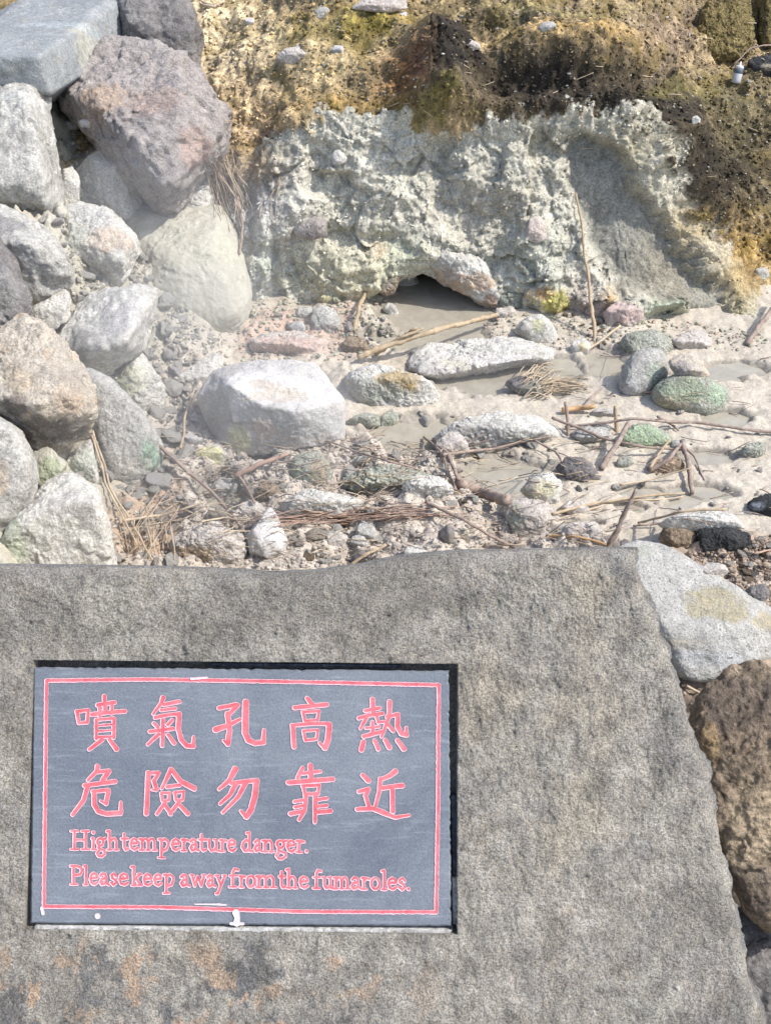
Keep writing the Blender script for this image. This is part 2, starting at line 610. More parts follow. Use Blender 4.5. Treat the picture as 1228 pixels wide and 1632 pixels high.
# overhanging mantle edge and the big clods of the face
disp += nearh * .075 * np.exp(-((msd - 22) / 22.0) ** 2) * sm(hu, 560, 700) * (1 - sm(hu, 1120, 1180))
disp += nearh * .02 * np.exp(-((msd - 16) / 14.0) ** 2) * (1 - sm(hu, 520, 660))
disp += bumpat(700, 128, 64, 78, .14, 4)
disp += bumpat(880, 85, 130, 34, .08) + bumpat(890, 150, 150, 26, -.05) + bumpat(1090, 210, 60, 60, .05) + bumpat(600, 120, 90, 40, .035) + bumpat(480, 130, 70, 60, .04)
disp += bumpat(470, 330, 50, 60, .06) + bumpat(560, 430, 70, 50, .07, 3) + bumpat(640, 330, 60, 70, .05) + bumpat(420, 400, 40, 60, .04)
disp += bumpat(800, 290, 60, 60, .05) + bumpat(720, 390, 80, 30, .05) + bumpat(860, 400, 40, 70, .05) + bumpat(800, 450, 60, 40, .06)
disp += bumpat(980, 490, 60, 34, .09, 4) + bumpat(1060, 478, 70, 20, .05) + bumpat(890, 470, 30, 26, .05)
disp += bumpat(1150, 430, 40, 60, .04) + bumpat(620, 250, 30, 40, -.03) + bumpat(700, 290, 26, 60, -.04) + bumpat(590, 380, 70, 16, -.04) + bumpat(400, 320, 12, 60, -.03)
disp += bumpat(438, 420, 8, 60, -.05) + bumpat(1080, 500, 40, 10, -.05)
PVd = PV + NV * np.where(nearh, disp, .05 * a1 + .05 * mantle * a2)[:, None]
cave = sm(poly_sd(hu, hv, [(584, 505), (600, 466), (640, 450), (672, 436), (700, 448), (740, 470), (770, 484), (790, 512), (780, 620), (584, 620)]) + 5 * a2, -3, 7) * nearh
cave = cave * (T_ < .7) * (S_ == 0)
PVd[:, 1] += .65 * cave
PVd[:, 2] += .02 * cave

# colour zones of the soil (the material's own colours)
mu, mv = hu + 18 * a2 + 10 * a3, hv + 18 * a1 * .6 + 12 * a3


def zone(c, cu, cv, ru, rv, col, s=1.0, p=2):
    e = np.hypot((mu - cu) / ru, (mv - cv) / rv)
    k_ = (s * np.exp(-np.clip(e, 0, 9) ** p) * nearh)[:, None]
    return c * (1 - k_) + col * k_


tf = np.clip(.5 + .6 * a2, 0, 1)[:, None]
fc = A(230, 226, 209) * tf + A(207, 204, 189) * (1 - tf)
fc = zone(fc, 430, 430, 60, 90, A(210, 216, 204), .8); fc = zone(fc, 560, 440, 80, 60, A(222, 216, 184), .8)
fc = zone(fc, 420, 320, 60, 50, A(196, 194, 196), .7); fc = zone(fc, 640, 400, 40, 30, A(200, 206, 178), .6)
fc = zone(fc, 600, 395, 20, 12, A(214, 184, 150), .7); fc = zone(fc, 780, 330, 90, 60, A(196, 188, 170), .8)
fc = zone(fc, 720, 270, 60, 60, A(190, 188, 176), .6); fc = zone(fc, 850, 420, 50, 60, A(190, 194, 178), .6)
fc = zone(fc, 884, 478, 22, 20, A(232, 220, 96), 1.0, 3); fc = zone(fc, 868, 460, 14, 8, A(214, 160, 96), .8)
fc = zone(fc, 940, 490, 50, 40, A(198, 180, 170), .9); fc = zone(fc, 990, 495, 50, 26, A(216, 192, 182), .9, 3); fc = zone(fc, 978, 468, 14, 10, A(222, 180, 96), .8)
fc = zone(fc, 1060, 490, 70, 24, A(184, 196, 170), .8); fc = zone(fc, 1040, 522, 60, 10, A(166, 188, 160), .8)
fc = zone(fc, 1160, 480, 60, 60, A(172, 160, 116), .8); fc = zone(fc, 1200, 430, 60, 40, A(178, 142, 74), .8)
fc = zone(fc, 1000, 240, 60, 70, A(176, 166, 136), .7); fc = zone(fc, 1090, 370, 40, 60, A(188, 166, 116), .7)
fc = zone(fc, 880, 220, 60, 40, A(164, 158, 138), .6); fc = zone(fc, 720, 480, 70, 26, A(190, 164, 140), .7)
fc = zone(fc, 400, 500, 40, 20, A(206, 178, 156), .7); fc = zone(fc, 380, 260, 70, 40, A(188, 160, 120), .8)
cc = A(166, 165, 156) * tf + A(152, 150, 139) * (1 - tf)
cc = zone(cc, 1070, 440, 60, 60, A(158, 150, 130), .7)
fc = fc * (1 - clay[:, None]) + cc * clay[:, None]
mc = A(182, 162, 126) * tf + A(136, 120, 92) * (1 - tf)
mc = zone(mc, 340, 60, 90, 110, A(208, 190, 158), .8); mc = zone(mc, 400, 200, 70, 60, A(188, 162, 128), .7)
mc = zone(mc, 560, 90, 120, 40, A(196, 176, 136), .7); mc = zone(mc, 560, 170, 120, 26, A(158, 130, 74), .7)
mc = zone(mc, 560, 50, 110, 22, A(138, 124, 62), .7); mc = zone(mc, 600, 40, 60, 16, A(162, 150, 62), .6)
mc = zone(mc, 540, 15, 150, 16, A(176, 152, 108), .6); mc = zone(mc, 850, 25, 120, 14, A(96, 90, 68), .8); mc = zone(mc, 900, 8, 160, 7, A(176, 164, 108), .7)
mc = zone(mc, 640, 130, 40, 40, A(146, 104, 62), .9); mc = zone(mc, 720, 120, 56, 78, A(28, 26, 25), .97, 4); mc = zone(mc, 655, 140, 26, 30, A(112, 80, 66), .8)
mc = zone(mc, 700, 50, 60, 10, A(150, 116, 60), .8); mc = zone(mc, 690, 190, 50, 12, A(128, 120, 66), .8)
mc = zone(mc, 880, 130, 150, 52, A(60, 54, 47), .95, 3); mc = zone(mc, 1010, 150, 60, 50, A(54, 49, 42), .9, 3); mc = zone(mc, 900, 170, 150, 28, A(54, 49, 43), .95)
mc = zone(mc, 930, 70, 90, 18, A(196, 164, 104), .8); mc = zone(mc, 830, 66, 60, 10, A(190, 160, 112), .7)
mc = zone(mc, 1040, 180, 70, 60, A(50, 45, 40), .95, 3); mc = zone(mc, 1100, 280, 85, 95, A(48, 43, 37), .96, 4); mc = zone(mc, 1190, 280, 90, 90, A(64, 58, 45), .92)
mc = zone(mc, 1090, 150, 60, 16, A(150, 141, 86), .75); mc = zone(mc, 1060, 60, 50, 60, A(140, 122, 106), .8)
mc = zone(mc, 1180, 170, 70, 50, A(104, 98, 72), .8); mc = zone(mc, 1190, 400, 60, 40, A(166, 136, 76), .85); mc = zone(mc, 1120, 390, 40, 30, A(120, 98, 62), .7)
mc = mc * np.exp(.22 * a3 + .40 * a2 + .7 * (W5 - .5) + .5 * (W7 - .5) + .35 * fbm(PV, 95, 3))[:, None] * (.98 + .42 * sm(-hu, -640, -380) * nearh)[:, None]
olv = sm(fbm(PV * [1, 1, 2.2], 9, 4, off=21), .1, .5)[:, None] * .5 * sm(mc.max(1, keepdims=True), .05, .22)
mc = mc * (1 - olv) + A(146, 132, 66) * olv * (.5 + mc / (mc.max(1, keepdims=True) + .05) * .3)
mc = np.where(nearh[:, None], mc, A(130, 116, 84))
hc = fc * (1 - mantle[:, None]) + mc * mantle[:, None]
hill = mk('hillside', PVd, grid_faces(len(HYg), len(hx)), M['hill'], col=np.concatenate([hc, np.ones((len(hc), 1))], 1), loc=(0, 0, 0))
tag(hill, 'crumbling grey cliff face under a brown mossy earth bank', kind='structure')


# ------------------------------------------------------------------ ray casting on what is built
def cast(u, v, down=False):
    dg = bpy.context.evaluated_depsgraph_get()
    if down:
        ok, loc, nr, _, ob, _ = S.ray_cast(dg, Vector((u, v, 5)), Vector((0, 0, -1)))
    else:
        rr = ray(u, v)
        ok, loc, nr, _, ob, _ = S.ray_cast(dg, Vector(CAMP), Vector(rr).normalized())
    if not ok:
        return None, None, None
    return np.array(loc), np.array(nr), ob


def depth_at(u, v):
    L, _, _ = cast(u, v)
    return float((L - CAMP) @ FW)


bpy.context.view_layer.update()

# ------------------------------------------------------------------ stones


def hull_planes(pts):
    bm = bmesh.new()
    for q in pts:
        bm.verts.new(q)
    bmesh.ops.convex_hull(bm, input=bm.verts)
    bmesh.ops.delete(bm, geom=[v_ for v_ in bm.verts if not v_.link_faces], context='VERTS')
    bmesh.ops.recalc_face_normals(bm, faces=bm.faces)
    bm.normal_update()
    pl = [(np.array(f.normal[:]), float(f.normal.dot(f.verts[0].co))) for f in bm.faces if f.calc_area() > 1e-9]
    bm.free()
    return pl


def stone_mesh(pts, sub, sharp, amp, seed, cuts=8, crack=.0, lump=0.0):
    pts = np.asarray(pts, float)
    c = (pts.min(0) + pts.max(0)) / 2 * .5 + pts.mean(0) * .5
    q = pts - c
    size = np.linalg.norm(q, axis=1).mean()
    pl = hull_planes(q)
    rg = np.random.default_rng(seed)
    for _ in range(cuts):
        n = rg.normal(size=3); n /= np.linalg.norm(n)
        sup = (q @ n).max()
        pl.append((n, sup * rg.uniform(.74, .97)))
    D, F = ico(sub)
    K = np.stack([np.clip(D @ n, 0, None) / max(dd, size * .05) for n, dd in pl], 1)
    km = K.max(1)
    r_ = 1 / (km * ((K / km[:, None]) ** sharp).sum(1) ** (1 / sharp))
    V = D * r_[:, None]
    o = rg.uniform(-50, 50, 3)
    Vs = V / size
    dn = fbm(Vs + o, 1.6, 3) * .50 + fbm(Vs + o, 5.0, 4) * .34 + fbm(Vs + o, 17, 3) * .14 + .42 * cellval(Vs + o + .1 * fbm(Vs, 6, 2)[:, None], 1.9)[1] + .14 * cellval(Vs + o + .05 * fbm(Vs, 9, 2)[:, None], 5.5)[1]
    if crack:
        rd = ridged(Vs + o, 2.6, 3)
        dn = dn - crack * np.clip(rd - .9, 0, None)
    if lump:
        wa, _ = worley(Vs + o, 4.5)
        wb, _ = worley(Vs + o, 10)
        dn = dn + lump * (.5 - wa) + lump * .5 * (.5 - wb)
    V = V + D * (amp * size * dn)[:, None]
    return V + c, F, size


def stains_shade_for(V, stains_shade, noise_seed=0):
    col = np.zeros((len(V), 4))
    if not stains_shade:
        return col
    uu, vv, dd = proj(V)
    nn = fbm(V, 22, 4, off=noise_seed)
    for (cu, cv, ru, rv, rgb, s_) in stains_shade:
        # nearest camera-side vertex gives the 3-D centre of the stain
        m = np.hypot(uu - cu, vv - cv) < max(6, .25 * max(ru, rv))
        if not m.any():
            continue
        i = np.where(m)[0][np.argmin(dd[m])]
        dv_ = V - V[i]
        mpp = dd[i] / FPX
        sx = (dv_ @ RT) / (ru * mpp)
        sy = (dv_ @ UPV) / (rv * mpp)
        sd_ = (dv_ @ FW) / (max(ru, rv) * mpp * 1.3)
        e = np.sqrt(sx ** 2 + sy ** 2 + sd_ ** 2) + .35 * nn
        k_ = (s_ * (1 - sm(e, .65, 1.15)))[:, None]
        a0 = col[:, 3:4]
        an = np.maximum(a0, k_)
        col[:, :3] = np.where(k_ > 1e-4, (col[:, :3] * a0 * (1 - k_) + A(*rgb) * k_) / (a0 * (1 - k_) + k_ + 1e-9), col[:, :3])
        col[:, 3:4] = an
    return col


def stone(name, label, mat, outline, cat='rock', base=None, thick=.8, front=.62, up=-.10, sharp=24, amp=.10, cuts=11, crack=.25, lump=.0,
          stains_shade=None, sub=None, fpts=None, dz=0.0, group=None, sink=.33, seed=None, depth=None, dents=None, grow=1.0):
    o = np.array(outline, float)
    if grow != 1:
        oc = (o.min(0) + o.max(0)) / 2
        o = oc + (o - oc) * grow
    cu, cv = (o.min(0) + o.max(0)) / 2
    wpx = (o[:, 0].max() - o[:, 0].min()); hpx = (o[:, 1].max() - o[:, 1].min())
    if depth is None:
        if base is None:
            i = np.argmax(o[:, 1]); base = (float(o[i, 0]), float(o[i, 1]) - 4)
        elif base == 'c':
            base = (float(cu), float(cv))
        d0 = depth_at(*base)
    else:
        d0 = depth
    mpp = d0 / FPX
    th = thick * min(wpx, hpx * 1.3) * mpp
    dm = d0 + sink * th + dz
    pts = [P(a, b, dm) for a, b in o]
    if fpts is None:
        rq = np.random.default_rng(int(abs(cu * 3 + cv * 5)))
        if sharp < 12:
            for a, b in o[::1]:
                pts.append(P(cu + (a - cu) * front, cv + (b - cv) * front + up * hpx, dm - th * .5))
        else:
            tilt = rq.uniform(-.16, .16); lv = rq.uniform(-.22, .06)
            for fx in (-.33, .02, .33):
                pts.append(P(cu + (fx + rq.uniform(-.06, .06)) * wpx, cv + (lv + tilt * fx * 2 + rq.uniform(-.05, .05)) * hpx, dm - th * (.52 - .25 * abs(fx) + rq.uniform(-.06, .06))))
            for a, b in o[o[:, 1] > cv]:
                pts.append(P(cu + (a - cu) * .86, cv + (b - cv) * .88, dm - th * rq.uniform(.04, .28)))
    else:
        for a, b, k_ in fpts:
            pts.append(P(a, b, dm - th * k_))
    for a, b in o[::2]:
        pts.append(P(cu + (a - cu) * .6, cv + (b - cv) * .6, dm + th * .55))
    if seed is None:
        seed = int(abs(cu * 7 + cv * 13)) % 9999
    if sub is None:
        m_ = max(wpx, hpx)
        sub = 6 if m_ > 75 else (5 if m_ > 34 else 4)
    V, F, size = stone_mesh(pts, sub, sharp, amp, seed, cuts, crack, lump)
    # bring the worn-down body back to the size it was measured at
    for _ in range(3):
        uu, vv, dd = proj(V)
        c0 = V.mean(0)
        fu = wpx / (uu.max() - uu.min()); fv = hpx / (vv.max() - vv.min())
        q = V - c0
        V = c0 + q + np.outer(q @ RT, RT) * (fu - 1) + np.outer(q @ UPV, UPV) * (fv - 1)
        uu, vv, dd = proj(V)
        mp = float(np.median(dd)) / FPX
        V = V + RT * (cu - (uu.max() + uu.min()) / 2) * mp - UPV * (cv - (vv.max() + vv.min()) / 2) * mp
    if dents:
        uu, vv, dd = proj(V)
        for (du_, dv_, ru_, rv_, dep) in dents:
            m = np.hypot(uu - du_, vv - dv_) < 6
            i = np.where(m)[0][np.argmin(dd[m])]
            w_ = V - V[i]; mp = dd[i] / FPX
            e = np.sqrt(((w_ @ RT) / (ru_ * mp)) ** 2 + ((w_ @ UPV) / (rv_ * mp)) ** 2 + ((w_ @ FW) / (max(ru_, rv_) * 1.2 * mp)) ** 2)
            V = V - np.array([0, -.35, .94]) * (dep * np.exp(-np.clip(e, 0, 6) ** 2.5))[:, None]
    ob = mk(name, V, F, M[mat], col=stains_shade_for(V, stains_shade, seed % 17))
    tag(ob, label, cat, group)
    return ob


OR, GRN, OCH, DRK = (206, 160, 122), (150, 182, 150), (188, 158, 96), (92, 92, 94)
# ---- boulders of the wall on the left, from the top down
stone('cut_slab', 'flat blue grey cut stone slab at the top of the boulder wall', 'slab',
      [(-70, 92), (-40, 50), (40, 4), (165, 2), (178, 12), (182, 60), (184, 78), (110, 126), (84, 158), (58, 150), (-60, 130)], cat='stone slab', base='c', grow=1.12, thick=1.2,
      fpts=[(60, 90, .85), (-70, 90, .85), (80, 152, .72), (-60, 134, .8)], cuts=0, sharp=260, amp=.022, crack=.2, sub=7, sink=-.2,
      stains_shade=[(150, 70, 40, 40, (190, 186, 168), .7), (110, 20, 80, 12, (186, 196, 202), .5)])
stone('boulder', 'dark purplish boulder behind the cut slab at the top edge', 'dark',
      [(178, -40), (280, -40), (302, 25), (318, 62), (316, 100), (298, 128), (270, 100), (250, 80), (212, 68), (184, 40)], cat='boulder', base='c', grow=1.12, lump=.25, amp=.10, crack=.5, sink=-.2)
stone('boulder', 'large purplish grey boulder with an overhanging dark underside beside the ochre bank', 'purple',
      [(103, 150), (128, 116), (175, 84), (215, 70), (250, 80), (272, 110), (312, 130), (346, 165), (356, 186), (345, 228), (328, 262), (300, 292), (270, 334), (243, 328), (218, 300), (205, 255), (160, 205), (118, 182)],
      cat='boulder', base='c', grow=1.12, sub=7, crack=.6, lump=.15, amp=.10, thick=1.0, sink=-.2, fpts=[(150,150,.3),(215,110,.2),(300,170,.4),(335,200,.3),(200,215,.5),(250,285,.55),(310,262,.45),(270,240,.6)],
      stains_shade=[(322, 238, 30, 40, (198, 168, 152), .7), (160, 150, 50, 40, (198, 172, 146), .7), (240, 150, 50, 30, (186, 158, 142), .5)])
stone('boulder', 'tall pale grey boulder at the left edge under the cut slab', 'grey',
      [(-70, 125), (0, 118), (42, 120), (68, 144), (80, 195), (90, 260), (99, 330), (95, 354), (74, 372), (40, 338), (0, 330), (-70, 322)], cat='boulder', base='c', grow=1.12, sub=7,
      fpts=[(-60, 150, .4), (40, 150, .5), (60, 220, .6), (72, 300, .6), (0, 285, .6), (-60, 280, .6)], crack=.3, amp=.07, sink=-.2, thick=1.1,
      stains_shade=[(30, 145, 50, 18, (208, 208, 202), .6)])
stone('boulder', 'grey boulder wedged below the tall pale boulder at the left edge', 'grey',
      [(-30, 338), (0, 330), (36, 345), (76, 380), (100, 420), (112, 450), (92, 478), (60, 482), (30, 470), (-20, 430)], cat='boulder', base='c', grow=1.12, sink=-.2, thick=1.0,
      stains_shade=[(10, 350, 40, 20, (118, 116, 118), .7)])
stone('boulder', 'smooth dark grey boulder cut by the left edge at mid height', 'dark',
      [(-60, 385), (0, 386), (30, 410), (48, 442), (48, 500), (36, 545), (20, 573), (0, 566), (-60, 560)], cat='boulder', base='c', grow=1.12, sink=-.2, thick=1.2,
      stains_shade=[(15, 470, 40, 70, (158, 156, 154), .8)])
stone('boulder', 'small pale grey stone standing under the large purplish boulder', 'pale',
      [(120, 270), (150, 248), (178, 228), (205, 240), (219, 270), (223, 312), (213, 346), (198, 352), (170, 340), (130, 318)], cat='boulder', base='c', grow=1.12, lump=.25, sink=-.2, crack=.5,
      stains_shade=[(205, 290, 14, 40, (206, 200, 186), .7)])
stone('rock', 'small upright pale stone right of the tall pale boulder', 'pale', [(99, 272), (114, 268), (127, 294), (126, 322), (108, 326), (97, 312)], base='c', grow=1.12, sink=-.2)
stone('boulder', 'light tan boulder with an orange patch above the sandy clay boulder', 'pale',
      [(92, 348), (130, 328), (176, 338), (217, 368), (217, 402), (202, 442), (188, 456), (150, 452), (122, 440), (106, 408), (93, 382)], cat='boulder', base='c', grow=1.12, crack=.3, lump=.15, sink=-.2, fpts=[(110,370,.3),(175,352,.35),(205,385,.45),(120,395,.55),(150,408,.55),(190,432,.5)],
      stains_shade=[(178, 378, 40, 26, (208, 186, 164), .7), (120, 370, 30, 30, (196, 198, 176), .5)])
stone('boulder', 'big smooth sandy clay boulder leaning on the foot of the grey cliff', 'olive',
      [(204, 366), (232, 344), (300, 334), (356, 346), (380, 376), (391, 430), (388, 490), (366, 532), (330, 552), (280, 548), (236, 532), (206, 490), (200, 430)], cat='boulder', base='c', grow=1.12, sub=7, sharp=26, amp=.05, cuts=2, crack=.08, sink=-.28, fpts=[(228, 362, .3), (345, 356, .3), (380, 430, .36), (372, 500, .42), (300, 540, .42), (224, 492, .4), (290, 440, .55)],
      stains_shade=[(320, 370, 70, 30, (202, 200, 182), .6), (250, 500, 50, 40, (168, 166, 150), .4), (340, 520, 50, 24, (182, 180, 160), .5)])
stone('rock', 'pale pointed stone between the purplish boulder and the cliff', 'pale', [(322, 272), (334, 300), (339, 336), (330, 350), (300, 346), (284, 336), (294, 305)], base='c', grow=1.12, sink=-.2)
stone('boulder', 'pale grey boulder with a dark cracked ledge below the tan orange boulder', 'pale',
      [(80, 545), (108, 512), (160, 476), (205, 460), (236, 474), (244, 510), (236, 538), (212, 552), (185, 578), (150, 602), (118, 592), (96, 566)], cat='boulder', base='c', grow=1.12, crack=.5, sink=-.2, thick=1.1, amp=.08, fpts=[(125,525,.25),(205,480,.25),(225,515,.4),(150,555,.55),(205,535,.55),(135,560,.5)],
      stains_shade=[(115, 550, 30, 34, (140, 138, 134), .8), (190, 500, 50, 30, (196, 192, 192), .6)])
stone('rock', 'small angular grey stone left of the cracked pale boulder', 'pale', [(48, 496), (100, 464), (111, 480), (106, 515), (82, 526), (58, 516)], base='c', grow=1.12, sink=-.2)
stone('boulder', 'rough tan boulder with orange patches and a dark grey underside at left', 'tan',
      [(-40, 575), (20, 556), (32, 520), (46, 511), (76, 530), (92, 566), (116, 590), (136, 620), (146, 662), (126, 702), (96, 722), (60, 712), (30, 682), (0, 652), (-40, 640)], cat='boulder', base='c', grow=1.12, sub=7, lump=.22, crack=.4, sink=-.2, thick=1.1, amp=.10, fpts=[(40,560,.25),(85,590,.35),(120,630,.4),(20,640,.55),(70,650,.6),(115,665,.5)],
      stains_shade=[(115, 640, 26, 30, (206, 184, 162), .7), (30, 600, 30, 24, (212, 194, 168), .7), (80, 700, 60, 26, (112, 108, 104), .85), (20, 655, 30, 16, (104, 100, 98), .8), (120, 600, 20, 30, (176, 164, 150), .6)])  # two dark grey spots colour the underside
stone('boulder', 'long grey boulder with a green algae edge above the litter', 'grey',
      [(126, 608), (155, 598), (182, 614), (202, 650), (226, 664), (253, 694), (254, 727), (241, 757), (216, 787), (190, 802), (163, 782), (148, 722), (138, 670)], cat='boulder', base='c', grow=1.12, sub=7, crack=.15, sink=-.2, amp=.06, sharp=9, up=-.12, thick=1.0,
      stains_shade=[(246, 735, 16, 34, (146, 172, 150), .9), (190, 660, 60, 50, (186, 184, 178), .6), (200, 770, 60, 30, (184, 180, 168), .6)])
stone('boulder', 'rounded grey boulder cut by the left edge above the sign', 'grey',
      [(-70, 655), (0, 664), (32, 690), (51, 735), (56, 776), (46, 818), (20, 848), (0, 872), (-70, 872)], cat='boulder', base='c', grow=1.12, sink=-.2, sharp=8, thick=1.2, amp=.05,
      stains_shade=[(5, 760, 14, 30, (210, 186, 158), .6)])
stone('boulder', 'pale speckled boulder rising directly behind the left end of the sign stone', 'pale',
      [(-50, 905), (28, 836), (58, 802), (90, 750), (130, 768), (156, 784), (172, 830), (182, 862), (188, 910), (188, 960), (-50, 970)], cat='boulder', base=(110, 850), sub=7, crack=.25, sink=-.2, amp=.07, thick=.9,
      stains_shade=[(20, 880, 30, 50, (186, 200, 170), .6), (120, 790, 40, 24, (190, 186, 182), .5)])
stone('rock', 'wedge of greenish stone between the green edged boulder and the rounded boulder', 'pale', [(100, 745), (140, 704), (151, 735), (156, 776), (130, 772)], base='c', grow=1.12, sink=-.2, stains_shade=[(125, 745, 30, 30, (184, 194, 176), .6)])
stone('rock', 'pale yellowish clay stone beneath the cracked pale boulder', 'pale', [(162, 602), (210, 558), (240, 580), (262, 618), (262, 650), (232, 664), (190, 648)], base='c', grow=1.12, sink=-.2, stains_shade=[(200, 610, 30, 30, (204, 208, 178), .7)])
stone('rock', 'low pale stone filling the gap above the green edged boulder', 'pale', [(270, 610), (330, 566), (352, 570), (340, 600), (310, 630), (280, 640)], base='c', grow=1.12, sink=-.2)
stone('rock', 'mossy fill stone beneath the rough tan boulder', 'olive', [(48, 720), (80, 716), (104, 740), (90, 775), (56, 790)], base='c', grow=1.12, sink=-.2, stains_shade=[(70, 750, 26, 30, (166, 180, 142), .7)])
stone('rock', 'small white stone lying on soil right of the tall pale boulder', 'white', [(102, 196), (115, 190), (126, 196), (124, 206), (108, 207)], base='c', grow=1.12, sink=-.2)
stone('rock', 'small white stone touching the purplish boulder on the soil', 'white', [(127, 194), (138, 189), (147, 195), (144, 203), (131, 203)], base='c', grow=1.12, sink=-.2)

# ---- rocks on the mud
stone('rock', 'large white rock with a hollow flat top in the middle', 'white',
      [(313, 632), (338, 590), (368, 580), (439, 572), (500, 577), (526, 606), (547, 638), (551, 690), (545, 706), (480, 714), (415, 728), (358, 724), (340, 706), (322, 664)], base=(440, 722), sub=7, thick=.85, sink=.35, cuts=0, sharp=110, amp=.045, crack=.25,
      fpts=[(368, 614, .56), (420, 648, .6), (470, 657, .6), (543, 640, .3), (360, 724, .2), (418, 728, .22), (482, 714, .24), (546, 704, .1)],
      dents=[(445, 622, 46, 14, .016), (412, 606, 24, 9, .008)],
      stains_shade=[(440, 606, 118, 46, (238, 236, 233), .9), (450, 622, 50, 18, (206, 190, 170), .75), (420, 606, 30, 10, (200, 182, 160), .7), (375, 705, 26, 30, (222, 222, 168), .7), (455, 690, 90, 32, (196, 196, 192), .75), (415, 690, 24, 20, (220, 198, 174), .6), (335, 660, 24, 60, (176, 174, 168), .6)])  # white crust on top; front and left face hold their shade in the colour
stone('rock', 'grey green rock with a brown stain right of the large white rock', 'pale',
      [(545, 612), (574, 590), (610, 579), (642, 590), (672, 605), (702, 640), (692, 656), (650, 664), (610, 657), (570, 642), (547, 632)], base=(640, 658), crack=.4, lump=.15, sub=7, thick=.9,
      stains_shade=[(630, 608, 40, 24, (176, 152, 104), .9), (600, 640, 60, 16, (164, 170, 156), .7), (560, 615, 30, 20, (190, 192, 182), .6)])
stone('rock', 'long flat pinkish white rock under the reed pole', 'pale',
      [(640, 575), (678, 548), (760, 540), (832, 536), (886, 560), (872, 580), (800, 594), (742, 610), (702, 616), (662, 598)], base=(740, 606), crack=.5, thick=1.3, sub=7, sharp=30, sink=.3, lump=.12, cuts=4, fpts=[(662, 584, .5), (742, 592, .5), (800, 578, .5), (872, 566, .3), (700, 600, .5), (668, 594, .5)],
      stains_shade=[(780, 575, 90, 30, (206, 194, 187), .5), (740, 566, 50, 12, (200, 194, 160), .6), (790, 556, 70, 14, (228, 222, 218), .7), (660, 585, 24, 16, (150, 146, 144), .6)])
stone('rock', 'low broad grey rock half sunk in the mud in the centre right', 'pale',
      [(690, 704), (738, 676), (790, 654), (842, 659), (888, 684), (900, 706), (862, 728), (800, 741), (735, 742), (706, 728)], base=(800, 730), crack=.5, thick=1.2, up=-.2, lump=.12, sub=7,
      stains_shade=[(790, 680, 60, 20, (164, 162, 158), .7), (840, 716, 50, 10, (176, 184, 174), .6)])
stone('rock', 'small purplish rock against the left end of the low broad grey rock', 'pink', [(693, 706), (712, 688), (736, 692), (748, 714), (745, 734), (706, 732)], base=(720, 728))
stone('rock', 'mint green and brown block below the large white rock', 'green',
      [(459, 738), (474, 722), (506, 717), (518, 735), (531, 766), (506, 779), (470, 782), (462, 762)], base=(490, 776), sharp=26, cuts=4, lump=.0, crack=.2,
      stains_shade=[(512, 755, 18, 26, (188, 168, 140), .8), (480, 765, 24, 20, (164, 190, 164), .6)])
stone('rock', 'small pointed white cone shaped rock just behind the sign stone', 'white',
      [(391, 856), (429, 808), (440, 816), (459, 864), (454, 896), (398, 884)], base=(428, 884), sharp=60, cuts=0, sub=6, thick=1.0, amp=.05, crack=.1, fpts=[(434, 826, .25), (404, 846, .42), (448, 874, .62), (424, 889, .62), (398, 880, .3)],
      stains_shade=[(434, 840, 24, 34, (234, 231, 226), .9), (418, 876, 24, 16, (196, 188, 174), .7)])  # lit upper right and shaded lower left facet are painted tones
stone('rock', 'layered grey tan rock left of the white cone shaped rock', 'pink',
      [(268, 884), (288, 846), (320, 828), (350, 834), (388, 850), (396, 872), (382, 902), (332, 916), (280, 910)], base=(330, 905), lump=.3, crack=.7, amp=.13, sub=7,
      stains_shade=[(310, 895, 50, 20, (196, 170, 130), .7), (330, 845, 40, 18, (206, 200, 194), .7)])
stone('rock', 'pinkish cube shaped rock close behind the top edge of the sign stone', 'pink',
      [(801, 802), (828, 793), (870, 796), (891, 815), (892, 842), (866, 863), (836, 868), (810, 848)], base=(845, 862), sharp=22, thick=1.0, sub=6, crack=.35,
      stains_shade=[(815, 830, 18, 26, (168, 176, 150), .6)])
stone('rock', 'yellowish white rock behind the pinkish cube shaped rock', 'pale', [(828, 778), (848, 756), (880, 751), (897, 770), (893, 798), (860, 804)], base=(860, 798), stains_shade=[(865, 785, 30, 16, (216, 208, 168), .7), (842, 770, 14, 16, (150, 136, 128), .7)])
stone('rock', 'dark pitted rock standing in the shallow water at centre right', 'dark', [(884, 746), (900, 727), (930, 729), (952, 750), (958, 766), (930, 777), (900, 770)], base=(920, 772), lump=.4, amp=.13)
stone('rock', 'small tan rock right of the pinkish cube shaped rock', 'pink', [(891, 810), (908, 796), (935, 797), (940, 815), (915, 830)], base=(914, 824), lump=.2)
stone('rock', 'low tan rock under the standing stick at the sign top', 'pink', [(888, 850), (905, 834), (945, 830), (962, 850), (950, 868), (905, 868)], base=(920, 862), lump=.3, amp=.12)
stone('rock', 'rough grey rock at the back of the group of three on the mud', 'green', [(985, 546), (1000, 530), (1040, 524), (1068, 540), (1074, 562), (1050, 584), (1002, 578)], base=(1000, 578), lump=.2, sharp=8, amp=.07, sink=.4,
      stains_shade=[(1050, 550, 30, 24, (190, 190, 180), .7)])
stone('rock', 'upright egg shaped grey rock in the group of three on the mud', 'grey', [(984, 597), (1008, 562), (1045, 554), (1066, 575), (1062, 606), (1036, 636), (1002, 640), (984, 618)], base=(1015, 636), lump=.22, sharp=7, amp=.06, cuts=2, crack=0,
      stains_shade=[(1000, 625, 24, 16, (200, 198, 198), .6), (1050, 600, 14, 30, (170, 186, 162), .6)])
